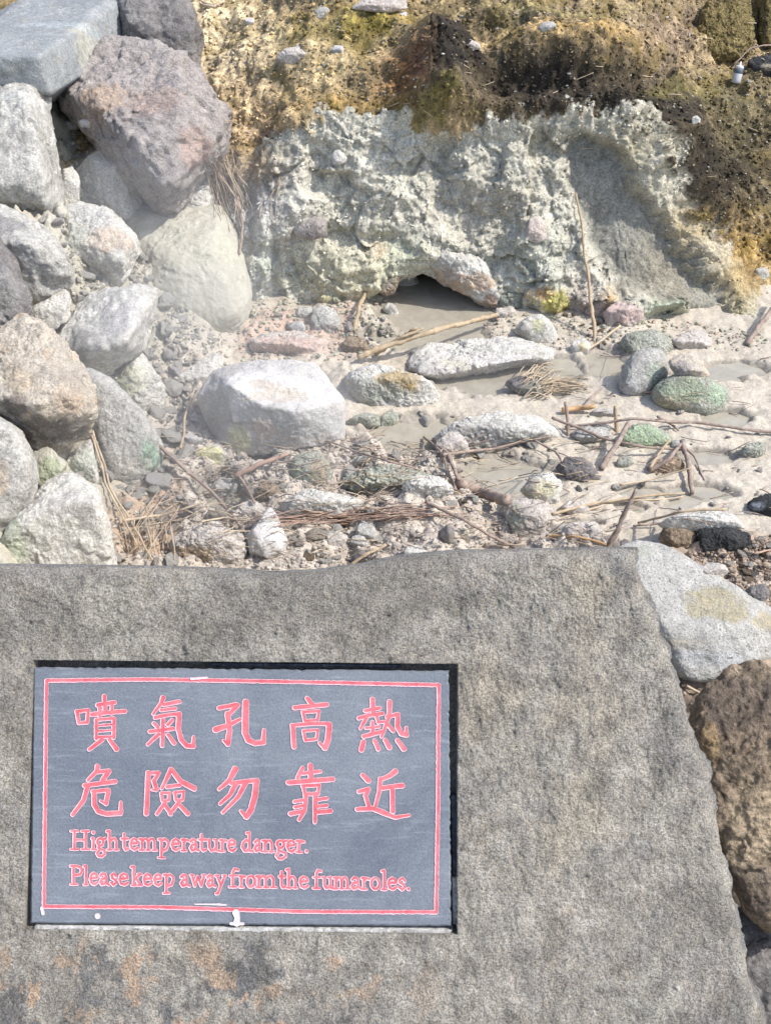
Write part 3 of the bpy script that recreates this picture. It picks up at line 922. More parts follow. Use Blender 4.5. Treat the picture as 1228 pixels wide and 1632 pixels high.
stone('rock', 'large green algae covered rock in the group of three on the mud', 'green', [(1037, 626), (1058, 602), (1090, 592), (1130, 600), (1166, 630), (1161, 647), (1126, 669), (1090, 663), (1050, 652)], base=(1110, 662), lump=.22, sharp=8, amp=.05, cuts=2, crack=0, sub=7,
      stains_shade=[(1148, 632, 24, 20, (178, 200, 172), .8), (1065, 650, 34, 14, (190, 176, 150), .8), (1100, 615, 40, 20, (164, 180, 146), .6)])
stone('rock', 'yellowish rock tucked behind the green algae covered rock', 'tan', [(1064, 572), (1094, 564), (1120, 580), (1130, 604), (1080, 608)], base=(1100, 600), stains_shade=[(1080, 590, 18, 14, (140, 136, 140), .7)])
stone('rock', 'small bright green algae rock beside the leaning post', 'green', [(984, 702), (1000, 682), (1030, 674), (1060, 690), (1072, 706), (1046, 720), (1005, 724)], base=(1030, 718), lump=.3, amp=.08, sharp=8,
      stains_shade=[(1030, 695, 40, 24, (174, 196, 160), .85), (1000, 715, 20, 8, (180, 172, 150), .6)])
stone('rock', 'little round grey stone right of the small bright green rock', 'grey', [(1066, 708), (1076, 700), (1092, 701), (1096, 713), (1084, 720), (1070, 718)], base=(1082, 718), lump=.2)
stone('rock', 'small crumbly green grey clod alone on the right mud', 'green', [(1176, 722), (1190, 704), (1214, 703), (1220, 722), (1204, 734), (1186, 730)], base=(1200, 732), lump=.5, amp=.16)
stone('rock', 'brown pumice rock left of the black rock behind the white granite', 'brown', [(1047, 850), (1060, 838), (1100, 837), (1112, 855), (1108, 880), (1070, 880), (1050, 868)], base=(1080, 876), lump=.3, sharp=9)
stone('rock', 'black jagged rock right of the brown pumice rock', 'black', [(1109, 856), (1122, 842), (1170, 839), (1196, 856), (1196, 876), (1160, 883), (1118, 884)], base=(1150, 878), lump=.4, amp=.12)
stone('rock', 'flat greenish white slab behind the brown pumice rock', 'pale', [(1048, 838), (1080, 820), (1130, 812), (1178, 822), (1186, 842), (1130, 850), (1060, 852)], base=(1120, 845), thick=1.3, up=-.3, lump=.2)
stone('rock', 'blue black rock cut by the right edge of the mud', 'black', [(1189, 806), (1226, 786), (1262, 800), (1262, 840), (1228, 832)], base=(1222, 826), stains_shade=[(1200, 808, 14, 14, (150, 156, 166), .7)])
stone('rock', 'dark lump draped with straw in the stream at centre right', 'dark', [(804, 612), (825, 598), (850, 604), (872, 622), (868, 644), (832, 636)], base=(850, 634), lump=.4, stains_shade=[(850, 625, 30, 16, (150, 156, 136), .6)])
stone('rock', 'dark grey block at the foot of the cliff left of the cave', 'grey', [(492, 500), (508, 486), (530, 492), (546, 520), (540, 540), (505, 538)], base=(520, 532), lump=.3, crack=.5)
stone('rock', 'small blue grey stone pair member nearest the dark block', 'grey', [(458, 524), (470, 511), (484, 514), (488, 528), (470, 532)], base=(472, 529), stains_shade=[(472, 518, 14, 8, (186, 190, 196), .6)])
stone('rock', 'flat topped blue grey stone behind the small grey stone at the cliff foot', 'grey', [(466, 508), (474, 492), (496, 488), (504, 502), (492, 514), (472, 514)], base=(484, 512))
stone('rock', 'low pink clay mound behind the large white rock', 'pink', [(396, 566), (408, 532), (470, 527), (530, 544), (534, 580), (440, 584)], base=(470, 572), thick=1.2, lump=.25, amp=.12, stains_shade=[(470, 548, 70, 22, (206, 176, 162), .8)])
stone('rock', 'rounded brown stone beside the pink clay mound', 'brown', [(543, 552), (560, 535), (580, 540), (594, 562), (560, 570)], base=(566, 564))
stone('rock', 'grey triangular rock with lichen right of the reed pole end', 'pale', [(818, 528), (844, 500), (868, 504), (889, 536), (881, 555), (850, 550)], base=(870, 550), stains_shade=[(850, 520, 14, 14, (190, 188, 140), .7), (830, 535, 16, 16, (130, 126, 122), .7)], crack=.4)
stone('rock', 'small pale yellow stone standing in the stream edge', 'pale', [(908, 556), (914, 541), (932, 538), (942, 552), (934, 564), (914, 566)], base=(925, 562), stains_shade=[(930, 550, 12, 10, (222, 200, 140), .7)])
stone('rock', 'pale layered rock at the cliff foot behind the group of three', 'pink', [(1068, 542), (1098, 524), (1126, 530), (1134, 552), (1112, 564), (1084, 560)], base=(1108, 560), crack=.6, amp=.12, thick=1.1)
stone('rock', 'flat green stone below the brown stained rock', 'green', [(549, 674), (580, 657), (606, 661), (606, 680), (560, 684)], base=(580, 682), thick=1.2)
stone('rock', 'rounded green grey stone below the brown stained rock', 'green', [(603, 668), (616, 655), (632, 656), (636, 672), (620, 684), (604, 682)], base=(620, 681), stains_shade=[(620, 665, 16, 10, (176, 180, 164), .7)])
stone('rock', 'flat grey layered rock below the mint green block', 'pale', [(448, 808), (486, 778), (540, 788), (578, 800), (566, 824), (500, 832), (458, 828)], base=(510, 826), thick=1.1, crack=.6, lump=.2, up=-.2, sub=6)
stone('rock', 'yellow tinted block wedged under the left end of the large white rock', 'pale', [(306, 736), (320, 712), (346, 708), (364, 726), (352, 746), (322, 750)], base=(335, 744), stains_shade=[(330, 730, 24, 18, (220, 216, 150), .8)], sharp=24)
stone('rock', 'white flat chip of rock above the yellow tinted block', 'white', [(286, 700), (302, 690), (322, 700), (326, 710), (304, 712)], base=(308, 710), thick=1.0)
stone('rock', 'crumbly pale green clump of clay in the middle of the litter', 'green', [(545, 770), (580, 744), (630, 738), (680, 752), (692, 776), (640, 796), (570, 794)], base=(620, 788), thick=1.0, lump=.6, amp=.16, up=-.2, sub=7, stains_shade=[(640, 760, 60, 26, (206, 204, 190), .7), (590, 775, 40, 20, (196, 196, 172), .6)])
stone('rock', 'pale clay clod with a hollow beside the bent stalks', 'pale', [(640, 776), (664, 756), (706, 760), (724, 784), (690, 798), (650, 796)], base=(684, 794), lump=.5, amp=.14)
stone('rock', 'grey angular clod in the litter nearest the fibre band', 'grey', [(565, 858), (574, 834), (594, 832), (602, 852), (598, 868)], base=(584, 864), lump=.2)
stone('rock', 'darker grey clod below the angular clod behind the sign stone', 'grey', [(556, 868), (562, 854), (578, 852), (586, 866), (578, 876)], base=(570, 874))
stone('rock', 'broken grey clod left of the darker clod behind the sign stone', 'pink', [(516, 876), (520, 852), (540, 846), (556, 858), (548, 878)], base=(536, 876), lump=.3)
stone('rock', 'white grey lump peeping over the top edge of the sign stone', 'pale', [(640, 896), (652, 872), (668, 868), (690, 884), (692, 902), (650, 906)], base=(668, 898), lump=.3)
stone('rock', 'crumbly grey clod between the crossing twigs', 'grey', [(330, 778), (344, 760), (372, 764), (386, 782), (374, 802), (344, 800)], base=(360, 798), lump=.6, amp=.15)
stone('rock', 'brown layered clod under the dark band of reeds', 'brown', [(402, 790), (418, 766), (440, 768), (452, 788), (436, 804), (410, 802)], base=(428, 800), lump=.3, crack=.6)
stone('rock', 'pink clod left of the white cone shaped rock', 'pink', [(374, 824), (384, 802), (410, 798), (424, 812), (404, 832)], base=(400, 826), lump=.3)
stone('rock', 'small dark stone at the foot of the leaning stick', 'dark', [(984, 868), (994, 858), (1006, 864), (1002, 876), (990, 878)], base=(996, 874))
stone('rock', 'flat grey crumbling clod above the leaning post', 'grey', [(908, 690), (930, 676), (966, 680), (976, 702), (950, 714), (916, 708)], base=(944, 710), lump=.5, amp=.14, thick=1.1)
stone('rock', 'dark brown clod hidden under the bent twig frame', 'brown', [(1028, 752), (1040, 736), (1080, 728), (1092, 744), (1076, 758), (1044, 762)], base=(1060, 756), lump=.3, stains_shade=[(1060, 740, 26, 12, (196, 170, 150), .8)])
stone('rock', 'greenish pebble left of the bent twig frame', 'green', [(978, 744), (986, 729), (1004, 728), (1010, 742), (994, 750)], base=(994, 748))
stone('rock', 'flat stone beside the amber husk on the mud', 'grey', [(938, 662), (950, 650), (978, 652), (990, 662), (966, 668)], base=(964, 666), thick=1.2)

# ---- rocks set in the cliff and on the bank
stone('rock', 'arched brown lipped rock forming the roof of the cave', 'pale',
      [(660, 412), (676, 394), (710, 382), (746, 392), (772, 424), (790, 458), (800, 480), (792, 492), (768, 482), (742, 464), (716, 452), (690, 440), (670, 430)], base=(720, 420), grow=1.06, dz=.03, sink=.1, thick=1.0, crack=.4, lump=.12, sub=7, amp=.10,
      stains_shade=[(735, 462, 60, 16, (196, 168, 140), .85), (700, 445, 30, 14, (190, 166, 140), .7), (720, 415, 50, 22, (190, 188, 178), .7), (780, 490, 14, 20, (186, 150, 118), .8)])
stone('rock', 'brown block hanging above the left side of the cave', 'pink', [(624, 462), (630, 434), (650, 422), (664, 434), (668, 450), (652, 464), (634, 467)], base='c', dz=-.03, sink=.1, sharp=26)
stone('rock', 'crumbly brown lump above the left corner of the cave', 'brown', [(598, 462), (606, 432), (628, 424), (640, 440), (630, 466), (610, 472)], base='c', sink=.2, lump=.4, stains_shade=[(615, 440, 24, 16, (190, 184, 168), .7)])
stone('rock', 'small pale stone inside the mouth of the cave', 'pale', [(610, 494), (620, 482), (634, 494), (636, 504), (622, 506)], base=(626, 503), stains_shade=[(622, 494, 10, 8, (150, 144, 138), .6)])
stone('rock', 'round pinkish stone embedded in the grey cliff face', 'pink', [(834, 366), (840, 348), (858, 344), (872, 358), (870, 380), (850, 388), (838, 382)], base='c', sink=-.1, sharp=10, stains_shade=[(852, 366, 18, 20, (196, 178, 168), .6)])
stone('rock', 'purplish stone embedded in the pale left cliff face', 'purple', [(466, 368), (474, 340), (500, 334), (520, 352), (522, 378), (496, 384), (474, 382)], base='c', sink=.0, stains_shade=[(476, 358, 16, 24, (196, 190, 184), .7)])
stone('rock', 'round pale stone at the top of the grey cliff face', 'pale', [(526, 250), (534, 236), (548, 236), (554, 252), (544, 264), (530, 262)], base='c', sink=-.1, sharp=9)
stone('rock', 'crumbly pale yellow clod at the foot of the cliff left of the cave', 'sulfur', [(504, 478), (514, 460), (540, 462), (544, 480), (524, 490)], base='c', sink=.2, lump=.4, stains_shade=[(522, 474, 26, 20, (210, 206, 176), .95)])
stone('rock', 'bright yellow sulfur clump on the cliff foot', 'sulfur', [(868, 488), (876, 466), (894, 458), (906, 468), (902, 488), (884, 498)], base='c', sink=.25, lump=.6, amp=.16)
stone('rock', 'pink crumbling lump behind the upright reed at the cliff foot', 'pink', [(960, 502), (980, 480), (1014, 484), (1026, 506), (1000, 524), (970, 520)], base='c', sink=.2, lump=.4, amp=.13, stains_shade=[(990, 500, 40, 24, (214, 186, 180), .8)])
stone('rock', 'greenish crumbly clod right of the cave mouth', 'green', [(788, 478), (800, 452), (830, 448), (846, 468), (838, 494), (804, 500)], base='c', sink=.2, lump=.6, amp=.15)
stone('rock', 'pale pink clod below the greenish clod right of the cave', 'pink', [(784, 512), (792, 490), (816, 488), (824, 508), (806, 520)], base='c', sink=.2, lump=.3)
stone('boulder', 'rounded mossy boulder in the top right corner of the bank', 'moss',
      [(1101, 62), (1108, 22), (1136, -14), (1190, -20), (1203, 36), (1198, 90), (1168, 108), (1140, 110), (1114, 86)], cat='boulder', base=(1140, 106), lump=.5, sub=7, sharp=8, amp=.12, sink=.2, thick=1.0)
stone('boulder', 'mossy boulder cut by the right edge at the top corner', 'moss', [(1207, -30), (1280, -30), (1290, 70), (1230, 90), (1204, 76), (1206, 30)], cat='boulder', base=(1220, 84), lump=.25, sharp=8, amp=.08, sink=.2, thick=1.0)
stone('rock', 'dark rock in the shade below the mossy corner boulders', 'black', [(1190, 96), (1230, 86), (1270, 96), (1270, 130), (1220, 134), (1194, 120)], base=(1220, 130), stains_shade=[(1222, 100, 12, 10, (190, 178, 160), .7)])
stone('rock', 'round grey stone on the ochre crest of the bank', 'grey', [(858, 46), (864, 36), (880, 34), (888, 44), (878, 52), (864, 52)], base='c', sink=.1)
stone('rock', 'white pebble on the left top bank beside the dry roots', 'white', [(388, 36), (392, 28), (402, 28), (406, 36), (398, 42)], base='c', sink=.1)
stone('rock', 'pale oval pebble on the olive part of the top bank', 'white', [(630, 23), (636, 18), (648, 19), (648, 26), (636, 28)], base='c', sink=.1)
stone('rock', 'pale flat stone embedded high in the ochre bank', 'pink', [(560, 14), (580, -4), (640, -6), (650, 16), (610, 22)], base='c', sink=.1, stains_shade=[(600, 6, 50, 14, (206, 190, 180), .6)])
stone('rock', 'grey lump half buried above the ochre bank at the top', 'grey', [(500, 20), (512, 8), (526, 16), (524, 30), (504, 32)], base='c', sink=.1)
stone('rock', 'pinkish flat stone showing in the middle of the ochre bank', 'pink', [(440, 100), (460, 76), (500, 70), (520, 84), (500, 98), (462, 106)], base='c', sink=.3, thick=1.0)
stone('rock', 'little white topped stone left of the black bulge on the bank', 'white', [(526, 82), (534, 72), (548, 74), (550, 86), (534, 90)], base='c', sink=.1, stains_shade=[(532, 86, 10, 6, (110, 112, 118), .7)])
stone('rock', 'pinkish stone on the crest right of the black bulge', 'pink', [(738, 72), (748, 62), (764, 68), (766, 78), (750, 82)], base='c', sink=.1)
stone('rock', 'grey blue stone on the far right cliff foot', 'grey', [(1200, 440), (1206, 424), (1220, 422), (1226, 440), (1216, 452), (1204, 450)], base='c', sink=.0)
stone('rock', 'small grey cube on the dark right bank', 'grey', [(1100, 190), (1108, 184), (1116, 190), (1112, 200), (1102, 200)], base='c', sink=.0)

# ---- near rocks right of the sign
stone('boulder', 'white speckled granite block behind the right corner of the sign stone', 'granite',
      [(975, 884), (1010, 860), (1060, 868), (1132, 914), (1215, 968), (1236, 976), (1280, 1000), (1270, 1040), (1190, 1066), (1120, 1094), (1086, 1086), (1010, 1030), (980, 960)], cat='boulder', base=(1140, 1080), sub=7, thick=.7, sink=.3, cuts=2, sharp=30, amp=.05, crack=.12,
      fpts=[(985, 900, .2), (1060, 1010, .5), (1130, 1012, .5), (1228, 1000, .3), (1090, 1086, .5), (1130, 1090, .5), (1190, 1064, .4)],
      stains_shade=[(1150, 950, 60, 30, (170, 158, 118), .7), (1120, 1012, 90, 10, (186, 172, 138), .7), (1225, 985, 30, 18, (182, 168, 132), .8), (1150, 1050, 80, 24, (186, 188, 190), .7), (1010, 872, 40, 12, (176, 178, 166), .7)])
stone('boulder', 'brown pitted boulder in the gap right of the sign stone', 'brown',
      [(1090, 1150), (1104, 1092), (1160, 1058), (1250, 1050), (1340, 1080), (1350, 1400), (1260, 1500), (1200, 1460), (1160, 1370), (1130, 1280), (1100, 1210)], cat='boulder', depth=1.52, sub=7, lump=.3, sharp=14, amp=.09, crack=.5, thick=1.0, sink=.3,
      stains_shade=[(1190, 1100, 80, 50, (100, 90, 84), .8), (1125, 1190, 14, 40, (206, 176, 130), .7), (1190, 1330, 50, 90, (196, 178, 150), .5), (1205, 1430, 60, 50, (110, 100, 94), .7)])  # dark top tone; the sunlit lower part is painted as a paler tone
stone('rock', 'dark rock deep in the gap under the brown pitted boulder', 'dark', [(1120, 1440), (1200, 1450), (1320, 1480), (1330, 1720), (1180, 1720), (1130, 1590)], depth=1.62, lump=.2, sub=6)
stone('rock', 'dark crumbly clod behind the white granite at the right edge', 'dark', [(1184, 946), (1192, 932), (1216, 930), (1226, 946), (1214, 962), (1192, 960)], base=(1206, 956), lump=.5, amp=.14)
stone('rock', 'flat brown crumbs beside the granite block on the right mud', 'pink', [(1110, 908), (1122, 896), (1150, 898), (1160, 912), (1140, 924), (1118, 920)], base=(1138, 918), lump=.4, thick=1.2)

STEAM = [(330, 660, .25, .46, .40, .34, 'thin steam drifting over the litter left of the centre'),
         (300, 420, .22, .36, .30, .32, 'thin steam rising past the sandy clay boulder'),
         (820, 600, .12, .30, .20, .10, 'thin steam over the stream')]
STEAM_AT = {(q[0], q[1]): cast(q[0], q[1])[0] for q in STEAM}
# ------------------------------------------------------------------ small stone chips: one mesh pool, individual copies
bpy.context.view_layer.update()
pool = {}
for mname in ('pale', 'grey', 'pink', 'brown', 'white', 'dark', 'tan'):
    pool[mname] = []
    for q in range(3):
        rg = np.random.default_rng(500 + q + hash(mname) % 1 + len(mname) * 31)
        pts = rg.normal(size=(12, 3)); pts /= np.linalg.norm(pts, axis=1)[:, None]
        pts *= np.array([1, rg.uniform(.6, .95), rg.uniform(.45, .75)])
        V, F, _ = stone_mesh(pts, 4, 30, .12, 900 + q * 7 + len(mname), 9, .3, .1)
        V = V - [0, 0, 0]
        o = mk('stone_chip', V, F, M[mname], loc=(0, 0, 0), col=np.zeros((len(V), 4)))
        pool[mname].append(o.data)
        bpy.data.objects.remove(o)


def chips(n, poly, rpx, mats, label, group, name='stone_chip', cat='stone', allow=('ground', 'hillside')):
    poly = [(float(a), float(b)) for a, b in poly]
    pa = np.array(poly)
    made = tries = 0
    while made < n and tries < n * 12:
        tries += 1
        uu = random.uniform(pa[:, 0].min(), pa[:, 0].max()); vv = random.uniform(pa[:, 1].min(), pa[:, 1].max())
        if poly_sd(np.array([uu]), np.array([vv]), poly)[0] < 0:
            continue
        L, nr, ob = cast(uu, vv)
        if L is None or ob.name not in allow or L[2] < -.004:
            continue
        o = bpy.data.objects.new(name, random.choice(pool[random.choice(mats)]))
        dd = float((L - CAMP) @ FW)
        rr = (rpx[0] + (rpx[1] - rpx[0]) * random.random() ** 2.2) * dd / FPX
        o.scale = (rr, rr, rr)
        o.location = Vector(L) + Vector(nr) * rr * .18
        o.rotation_euler = (random.uniform(-.5, .5), random.uniform(-.5, .5), random.uniform(0, 6.28))
        COL.objects.link(o)
        tag(o, label, cat, group)
        made += 1


chips(86, [(180, 800), (330, 720), (460, 720), (560, 690), (720, 740), (800, 830), (980, 860), (980, 900), (180, 905)], (5, 15), ['pale', 'pink', 'pale', 'pink', 'brown'],
      'small angular stone chip in the brown litter behind the sign stone', 'stone chips in the litter')
chips(34, [(250, 620), (330, 590), (330, 720), (250, 700)], (4, 11), ['pale', 'pink', 'white'], 'small pale stone chip in the gap left of the white rock', 'stone chips left of the white rock')
chips(26, [(380, 500), (600, 490), (640, 560), (560, 570), (380, 570)], (4, 11), ['pink', 'pale', 'grey'], 'small stone chip at the foot of the grey cliff', 'stone chips along the cliff foot')
chips(26, [(900, 500), (1010, 520), (960, 560), (890, 560)], (4, 10), ['pink', 'pale', 'brown'], 'small crumb of stone below the yellow sulfur clump', 'stone crumbs below the sulfur')
chips(36, [(900, 620), (1228, 560), (1228, 800), (960, 860), (900, 800)], (3, 9), ['pink', 'pale', 'grey', 'dark'], 'little stone lying loose on the open pale mud', 'loose stones on the mud')
chips(40, [(1080, 880), (1228, 860), (1228, 1000), (1180, 950)], (4, 13), ['pink', 'brown', 'dark', 'pink'], 'brownish stone chip on the gravel beside the granite block', 'stone chips beside the granite block')
chips(44, [(200, 250), (230, 340), (385, 520), (330, 600), (150, 640), (100, 470), (90, 200), (140, 190)], (4, 12), ['pale', 'pale', 'white'], 'small pale stone wedged between the wall boulders', 'filler stones between the wall boulders')
chips(54, [(330, 0), (1228, 0), (1228, 420), (1060, 200), (560, 150), (380, 200)], (2, 6), ['pale', 'white', 'grey', 'pink'], 'small pale pebble embedded in the brown mossy bank', 'pebbles in the brown bank', name='pebble', cat='pebble')
chips(90, [(0, 560), (60, 330), (200, 250), (230, 340), (340, 540), (340, 640), (260, 800), (180, 780), (20, 860)], (7, 22), ['pale', 'pale', 'white', 'pale'], 'fist sized pale stone filling a gap of the boulder wall', 'fist sized filler stones of the boulder wall', name='filler_stone', cat='stone')


chips(46, [(190, 800), (330, 720), (460, 720), (560, 690), (720, 740), (800, 830), (980, 860), (980, 900), (190, 905)], (11, 24), ['pale', 'pink', 'pink', 'tan'],
      'crumbly half buried clod in the litter behind the sign stone', 'clods in the litter', name='clod', cat='clod')
chips(26, [(560, 660), (700, 650), (900, 720), (820, 800), (700, 760)], (6, 16), ['pale', 'pink', 'grey'], 'muddy clod at the edge of the shallow pools in the centre', 'clods by the shallow pools', name='clod', cat='clod')


# ------------------------------------------------------------------ gravel and crumbs nobody could count
def gravel(name, label, n, poly, rpx, mat, sub=1, cols=None, allow=('ground', 'hillside'), flat=.7, tree=None):
    pa = np.array(poly, float)
    V0, F0 = ico(sub)
    Vs, Fs, Cs = [], [], []
    made = tries = 0
    while made < n and tries < n * 6:
        tries += 1
        uu = random.uniform(pa[:, 0].min(), pa[:, 0].max()); vv = random.uniform(pa[:, 1].min(), pa[:, 1].max())
        if poly_sd(np.array([uu]), np.array([vv]), poly)[0] < 0:
            continue
        L, nr, ob = cast(uu, vv)
        if L is None or ob.name not in allow or L[2] < -.004:
            continue
        rr = (rpx[0] + (rpx[1] - rpx[0]) * random.random() ** 2) * float((L - CAMP) @ FW) / FPX
        q = V0 * (1 + .35 * RNG.normal(size=(len(V0), 1))) * rr * np.array([1, random.uniform(.6, 1), random.uniform(.4, flat)])
        a = random.uniform(0, 6.28)
        ca, sa = math.cos(a), math.sin(a)
        q = np.stack([q[:, 0] * ca - q[:, 1] * sa, q[:, 0] * sa + q[:, 1] * ca, q[:, 2]], 1)
        Vs.append(q + L + nr * rr * .15); Fs.append(F0 + len(V0) * made)
        c = cols[random.randrange(len(cols))] if cols else (180, 170, 155)
        cl = A(*c) if tree is None else np.array(hill_cols[tree.find(L)[1]]) * random.uniform(.7, 1.5)
        Cs.append(np.tile(np.append(cl, 1.0), (len(V0), 1)))
        made += 1
    o = mk(name, np.concatenate(Vs), np.concatenate(Fs), M[mat], smooth=False, col=np.concatenate(Cs))
    tag(o, label, kind='stuff')


LITC = [(212, 203, 190), (198, 187, 174), (220, 213, 202), (190, 178, 166), (206, 197, 187), (180, 166, 154)]
gravel('gravel', 'fine stone crumbs covering the litter behind the sign stone', 2600, [(175, 800), (320, 700), (460, 715), (560, 690), (720, 740), (800, 830), (990, 855), (990, 905), (175, 908)], (1.2, 5.0), 'hill', cols=LITC)
gravel('gravel', 'fine pale crumbs between the wall boulders and the white rock', 900, [(110, 190), (220, 330), (390, 500), (330, 700), (250, 720), (100, 480)], (1.2, 5), 'hill', cols=[(214, 210, 196), (204, 199, 184), (222, 217, 206), (196, 186, 170)])
gravel('gravel', 'brown gravel on the ground beside the granite block', 900, [(1060, 890), (1240, 850), (1240, 1010), (1190, 970)], (1.2, 5), 'hill', cols=[(176, 156, 138), (190, 172, 154), (150, 132, 118), (206, 192, 176)])
gravel('gravel', 'dark brown gravel on the ground around the brown pitted boulder', 900, [(1080, 1040), (1500, 960), (1900, 1300), (1700, 1750), (1150, 1700)], (2, 9), 'hill', cols=[(120, 106, 94), (150, 134, 120), (98, 88, 78), (170, 154, 138)])
gravel('gravel', 'fine crumbs along the foot of the cliff', 900, [(380, 480), (620, 470), (780, 500), (1000, 500), (1220, 530), (1220, 560), (1000, 550), (880, 560), (640, 540), (560, 575), (380, 575)], (1.0, 4.5), 'hill', cols=[(196, 190, 172), (206, 184, 168), (180, 178, 160), (190, 196, 170)])
gravel('gravel', 'pale grit and small pebbles strewn over the brown bank', 1700, [(320, -10), (1240, -10), (1240, 440), (1120, 370), (1050, 220), (960, 180), (560, 180), (340, 250)], (.8, 3.2), 'hill', cols=[(176, 166, 146), (158, 142, 110), (140, 122, 86), (110, 100, 74), (90, 80, 66), (196, 188, 174)])


from mathutils.kdtree import KDTree
hill_cols = hc[nearh][::4]
hill_kd = KDTree(len(hill_cols))
for i_, q_ in enumerate(PVd[nearh][::4]):
    hill_kd.insert(q_, i_)
hill_kd.balance()
gravel('moss', 'small moss and earth crumbs covering the brown bank', 3400, [(320, -10), (1240, -10), (1240, 440), (1120, 380), (1050, 230), (960, 190), (560, 190), (340, 260)], (1.2, 4.4), 'hill', tree=hill_kd, allow=('hillside',), flat=.9)
gravel('crumbs', 'crumbs of clay clinging to the grey cliff face', 1300, [(390, 260), (540, 200), (880, 190), (1000, 196), (1060, 260), (1130, 370), (1190, 470), (1190, 520), (1165, 500), (1100, 400), (1050, 330), (985, 235), (930, 225), (905, 240), (915, 300), (950, 430), (1000, 470), (1150, 515), (1000, 515), (800, 480), (390, 480)], (1.0, 3.8), 'hill', tree=hill_kd, allow=('hillside',), flat=.9)

# ------------------------------------------------------------------ sticks, reeds and straw
def tube(path, rad, sides=7, seed=0, rough=.0):
    path = np.asarray(path, float)
    n = len(path)
    rad = np.broadcast_to(np.asarray(rad, float), (n,))
    t = np.gradient(path, axis=0); t /= np.linalg.norm(t, axis=1)[:, None] + 1e-9
    ref = np.array([.3, .2, 1.0])
    a = np.cross(t, ref); a /= np.linalg.norm(a, axis=1)[:, None] + 1e-9
    b = np.cross(t, a)
    rg = np.random.default_rng(seed)
    V, F = [], []
    for i in range(n):
        for k_ in range(sides):
            an = 2 * math.pi * k_ / sides
            rr = rad[i] * (1 + rough * rg.normal())
            V.append(path[i] + (a[i] * math.cos(an) + b[i] * math.sin(an)) * rr)
    for i in range(n - 1):
        for k_ in range(sides):
            k2 = (k_ + 1) % sides
            F.append((i * sides + k_, i * sides + k2, (i + 1) * sides + k2, (i + 1) * sides + k_))
    F.append(tuple(range(sides))[::-1]); F.append(tuple((n - 1) * sides + k_ for k_ in range(sides)))
    return V, F


def resample(pts, n):
    pts = np.asarray(pts, float)
    dl = np.linalg.norm(np.diff(pts, axis=0), axis=1)
    s_ = np.concatenate([[0], np.cumsum(dl)])
    q = np.linspace(0, s_[-1], n)
    return np.stack([np.interp(q, s_, pts[:, k_]) for k_ in range(3)], 1)


def stick(name, label, px, r0, r1, mat, cat='stick', lift=.6, group=None, up=None, wob=.004, rough=.12, n=None, sides=7):
    """px: picture points on the surface (u, v[, extra height in m]); up: the last point stands free at this depth change"""
    pts = []
    for i, q in enumerate(px):
        if up is not None and i > 0:
            pts.append(P(q[0], q[1], d0 + up * i / (len(px) - 1)))
            continue
        L, nr, ob = cast(q[0], q[1])
        dd = float((L - CAMP) @ FW)
        if i == 0:
            d0 = dd
        rm = r0 * dd / FPX
        L = L + np.array([0, 0, rm * lift + (q[2] if len(q) > 2 else 0)])
        if up is not None:
            L = L - np.array([0, 0, .015])
        pts.append(L)
    ln = sum(np.linalg.norm(pts[i + 1] - pts[i]) for i in range(len(pts) - 1))
    n = n or max(6, int(ln / .009))
    pts = resample(pts, n)
    sd = int(abs(px[0][0] * 3 + px[0][1] * 7))
    nz = np.stack([fbm(pts + sd, 6, 3, off=k_ * 9.1) for k_ in range(3)], 1) * wob * 1.6
    pts = pts + nz * np.array([1, 1, .4])
    rr = np.linspace(r0, r1, n) * (float((pts.mean(0) - CAMP) @ FW) / FPX)
    if mat in ('reed', 'amber') and ln > .12:
        sl_ = np.linspace(0, ln, n)
        rr = rr * (1 + .35 * np.exp(-((((sl_ + .03) % .11) - .055) / .006) ** 2))
    V, F = tube(pts, rr, sides, sd, rough)
    o = mk(name, V, F, M[mat])
    return tag(o, label, cat, group)


bpy.context.view_layer.update()
stick('reed_pole', 'long thick pale reed pole lying from the white rock to the cave pool', [(571, 580, .02), (680, 548, .035), (792, 514, .02)], 5.0, 3.6, 'reed', 'reed')
stick('reed', 'tall thin reed leaning upright against the cliff beside the sulfur', [(949, 556), (938, 440), (918, 308)], 3.2, 1.6, 'reed', 'reed', up=.10)
stick('stick', 'weathered split stick propped upright behind the sign stone top', [(962, 884), (985, 838), (1011, 779)], 6.0, 2.6, 'twig', up=-.06, rough=.3)
stick('log', 'short dark weathered log sunk beside the shallow pool', [(730, 778, .012), (762, 792, .012), (806, 808, .012)], 9, 9, 'twig', 'log', rough=.15)
stick('post', 'thick short post leaning over beside the small green rock', [(957, 750, .0), (1000, 690, .03)], 5.0, 4.0, 'twig', 'post', rough=.05)
stick('stake', 'thin upright stake standing left of the amber husk', [(906, 696), (903, 640)], 3.4, 3.0, 'twig', 'stake', up=0)
stick('stake', 'thin upright stake standing above the small green rock', [(985, 690), (981, 646)], 3.6, 3.2, 'reed', 'stake', up=0)
stick('twig', 'long curved twig from the broad grey rock to the twig frame', [(876, 676, .02), (912, 696, .03), (954, 714, .03), (1010, 728, .03), (1088, 730, .02)], 2.6, 1.8, 'twig', 'twig')
stick('twig', 'long thin twig lying straight across the right mud', [(900, 683, .005), (1010, 678, .02), (1100, 680, .01), (1236, 692, .006)], 2.2, 2.6, 'twig', 'twig')
stick('twig', 'thick downward arm of the bent twig frame on the mud', [(1084, 722, .03), (1094, 750, .025), (1102, 790, .004)], 4.4, 3.8, 'twig', 'twig')
stick('twig', 'left arm of the bent twig frame on the mud', [(1086, 722, .03), (1064, 742, .02), (1034, 756, .006)], 3.2, 3.6, 'twig', 'twig')
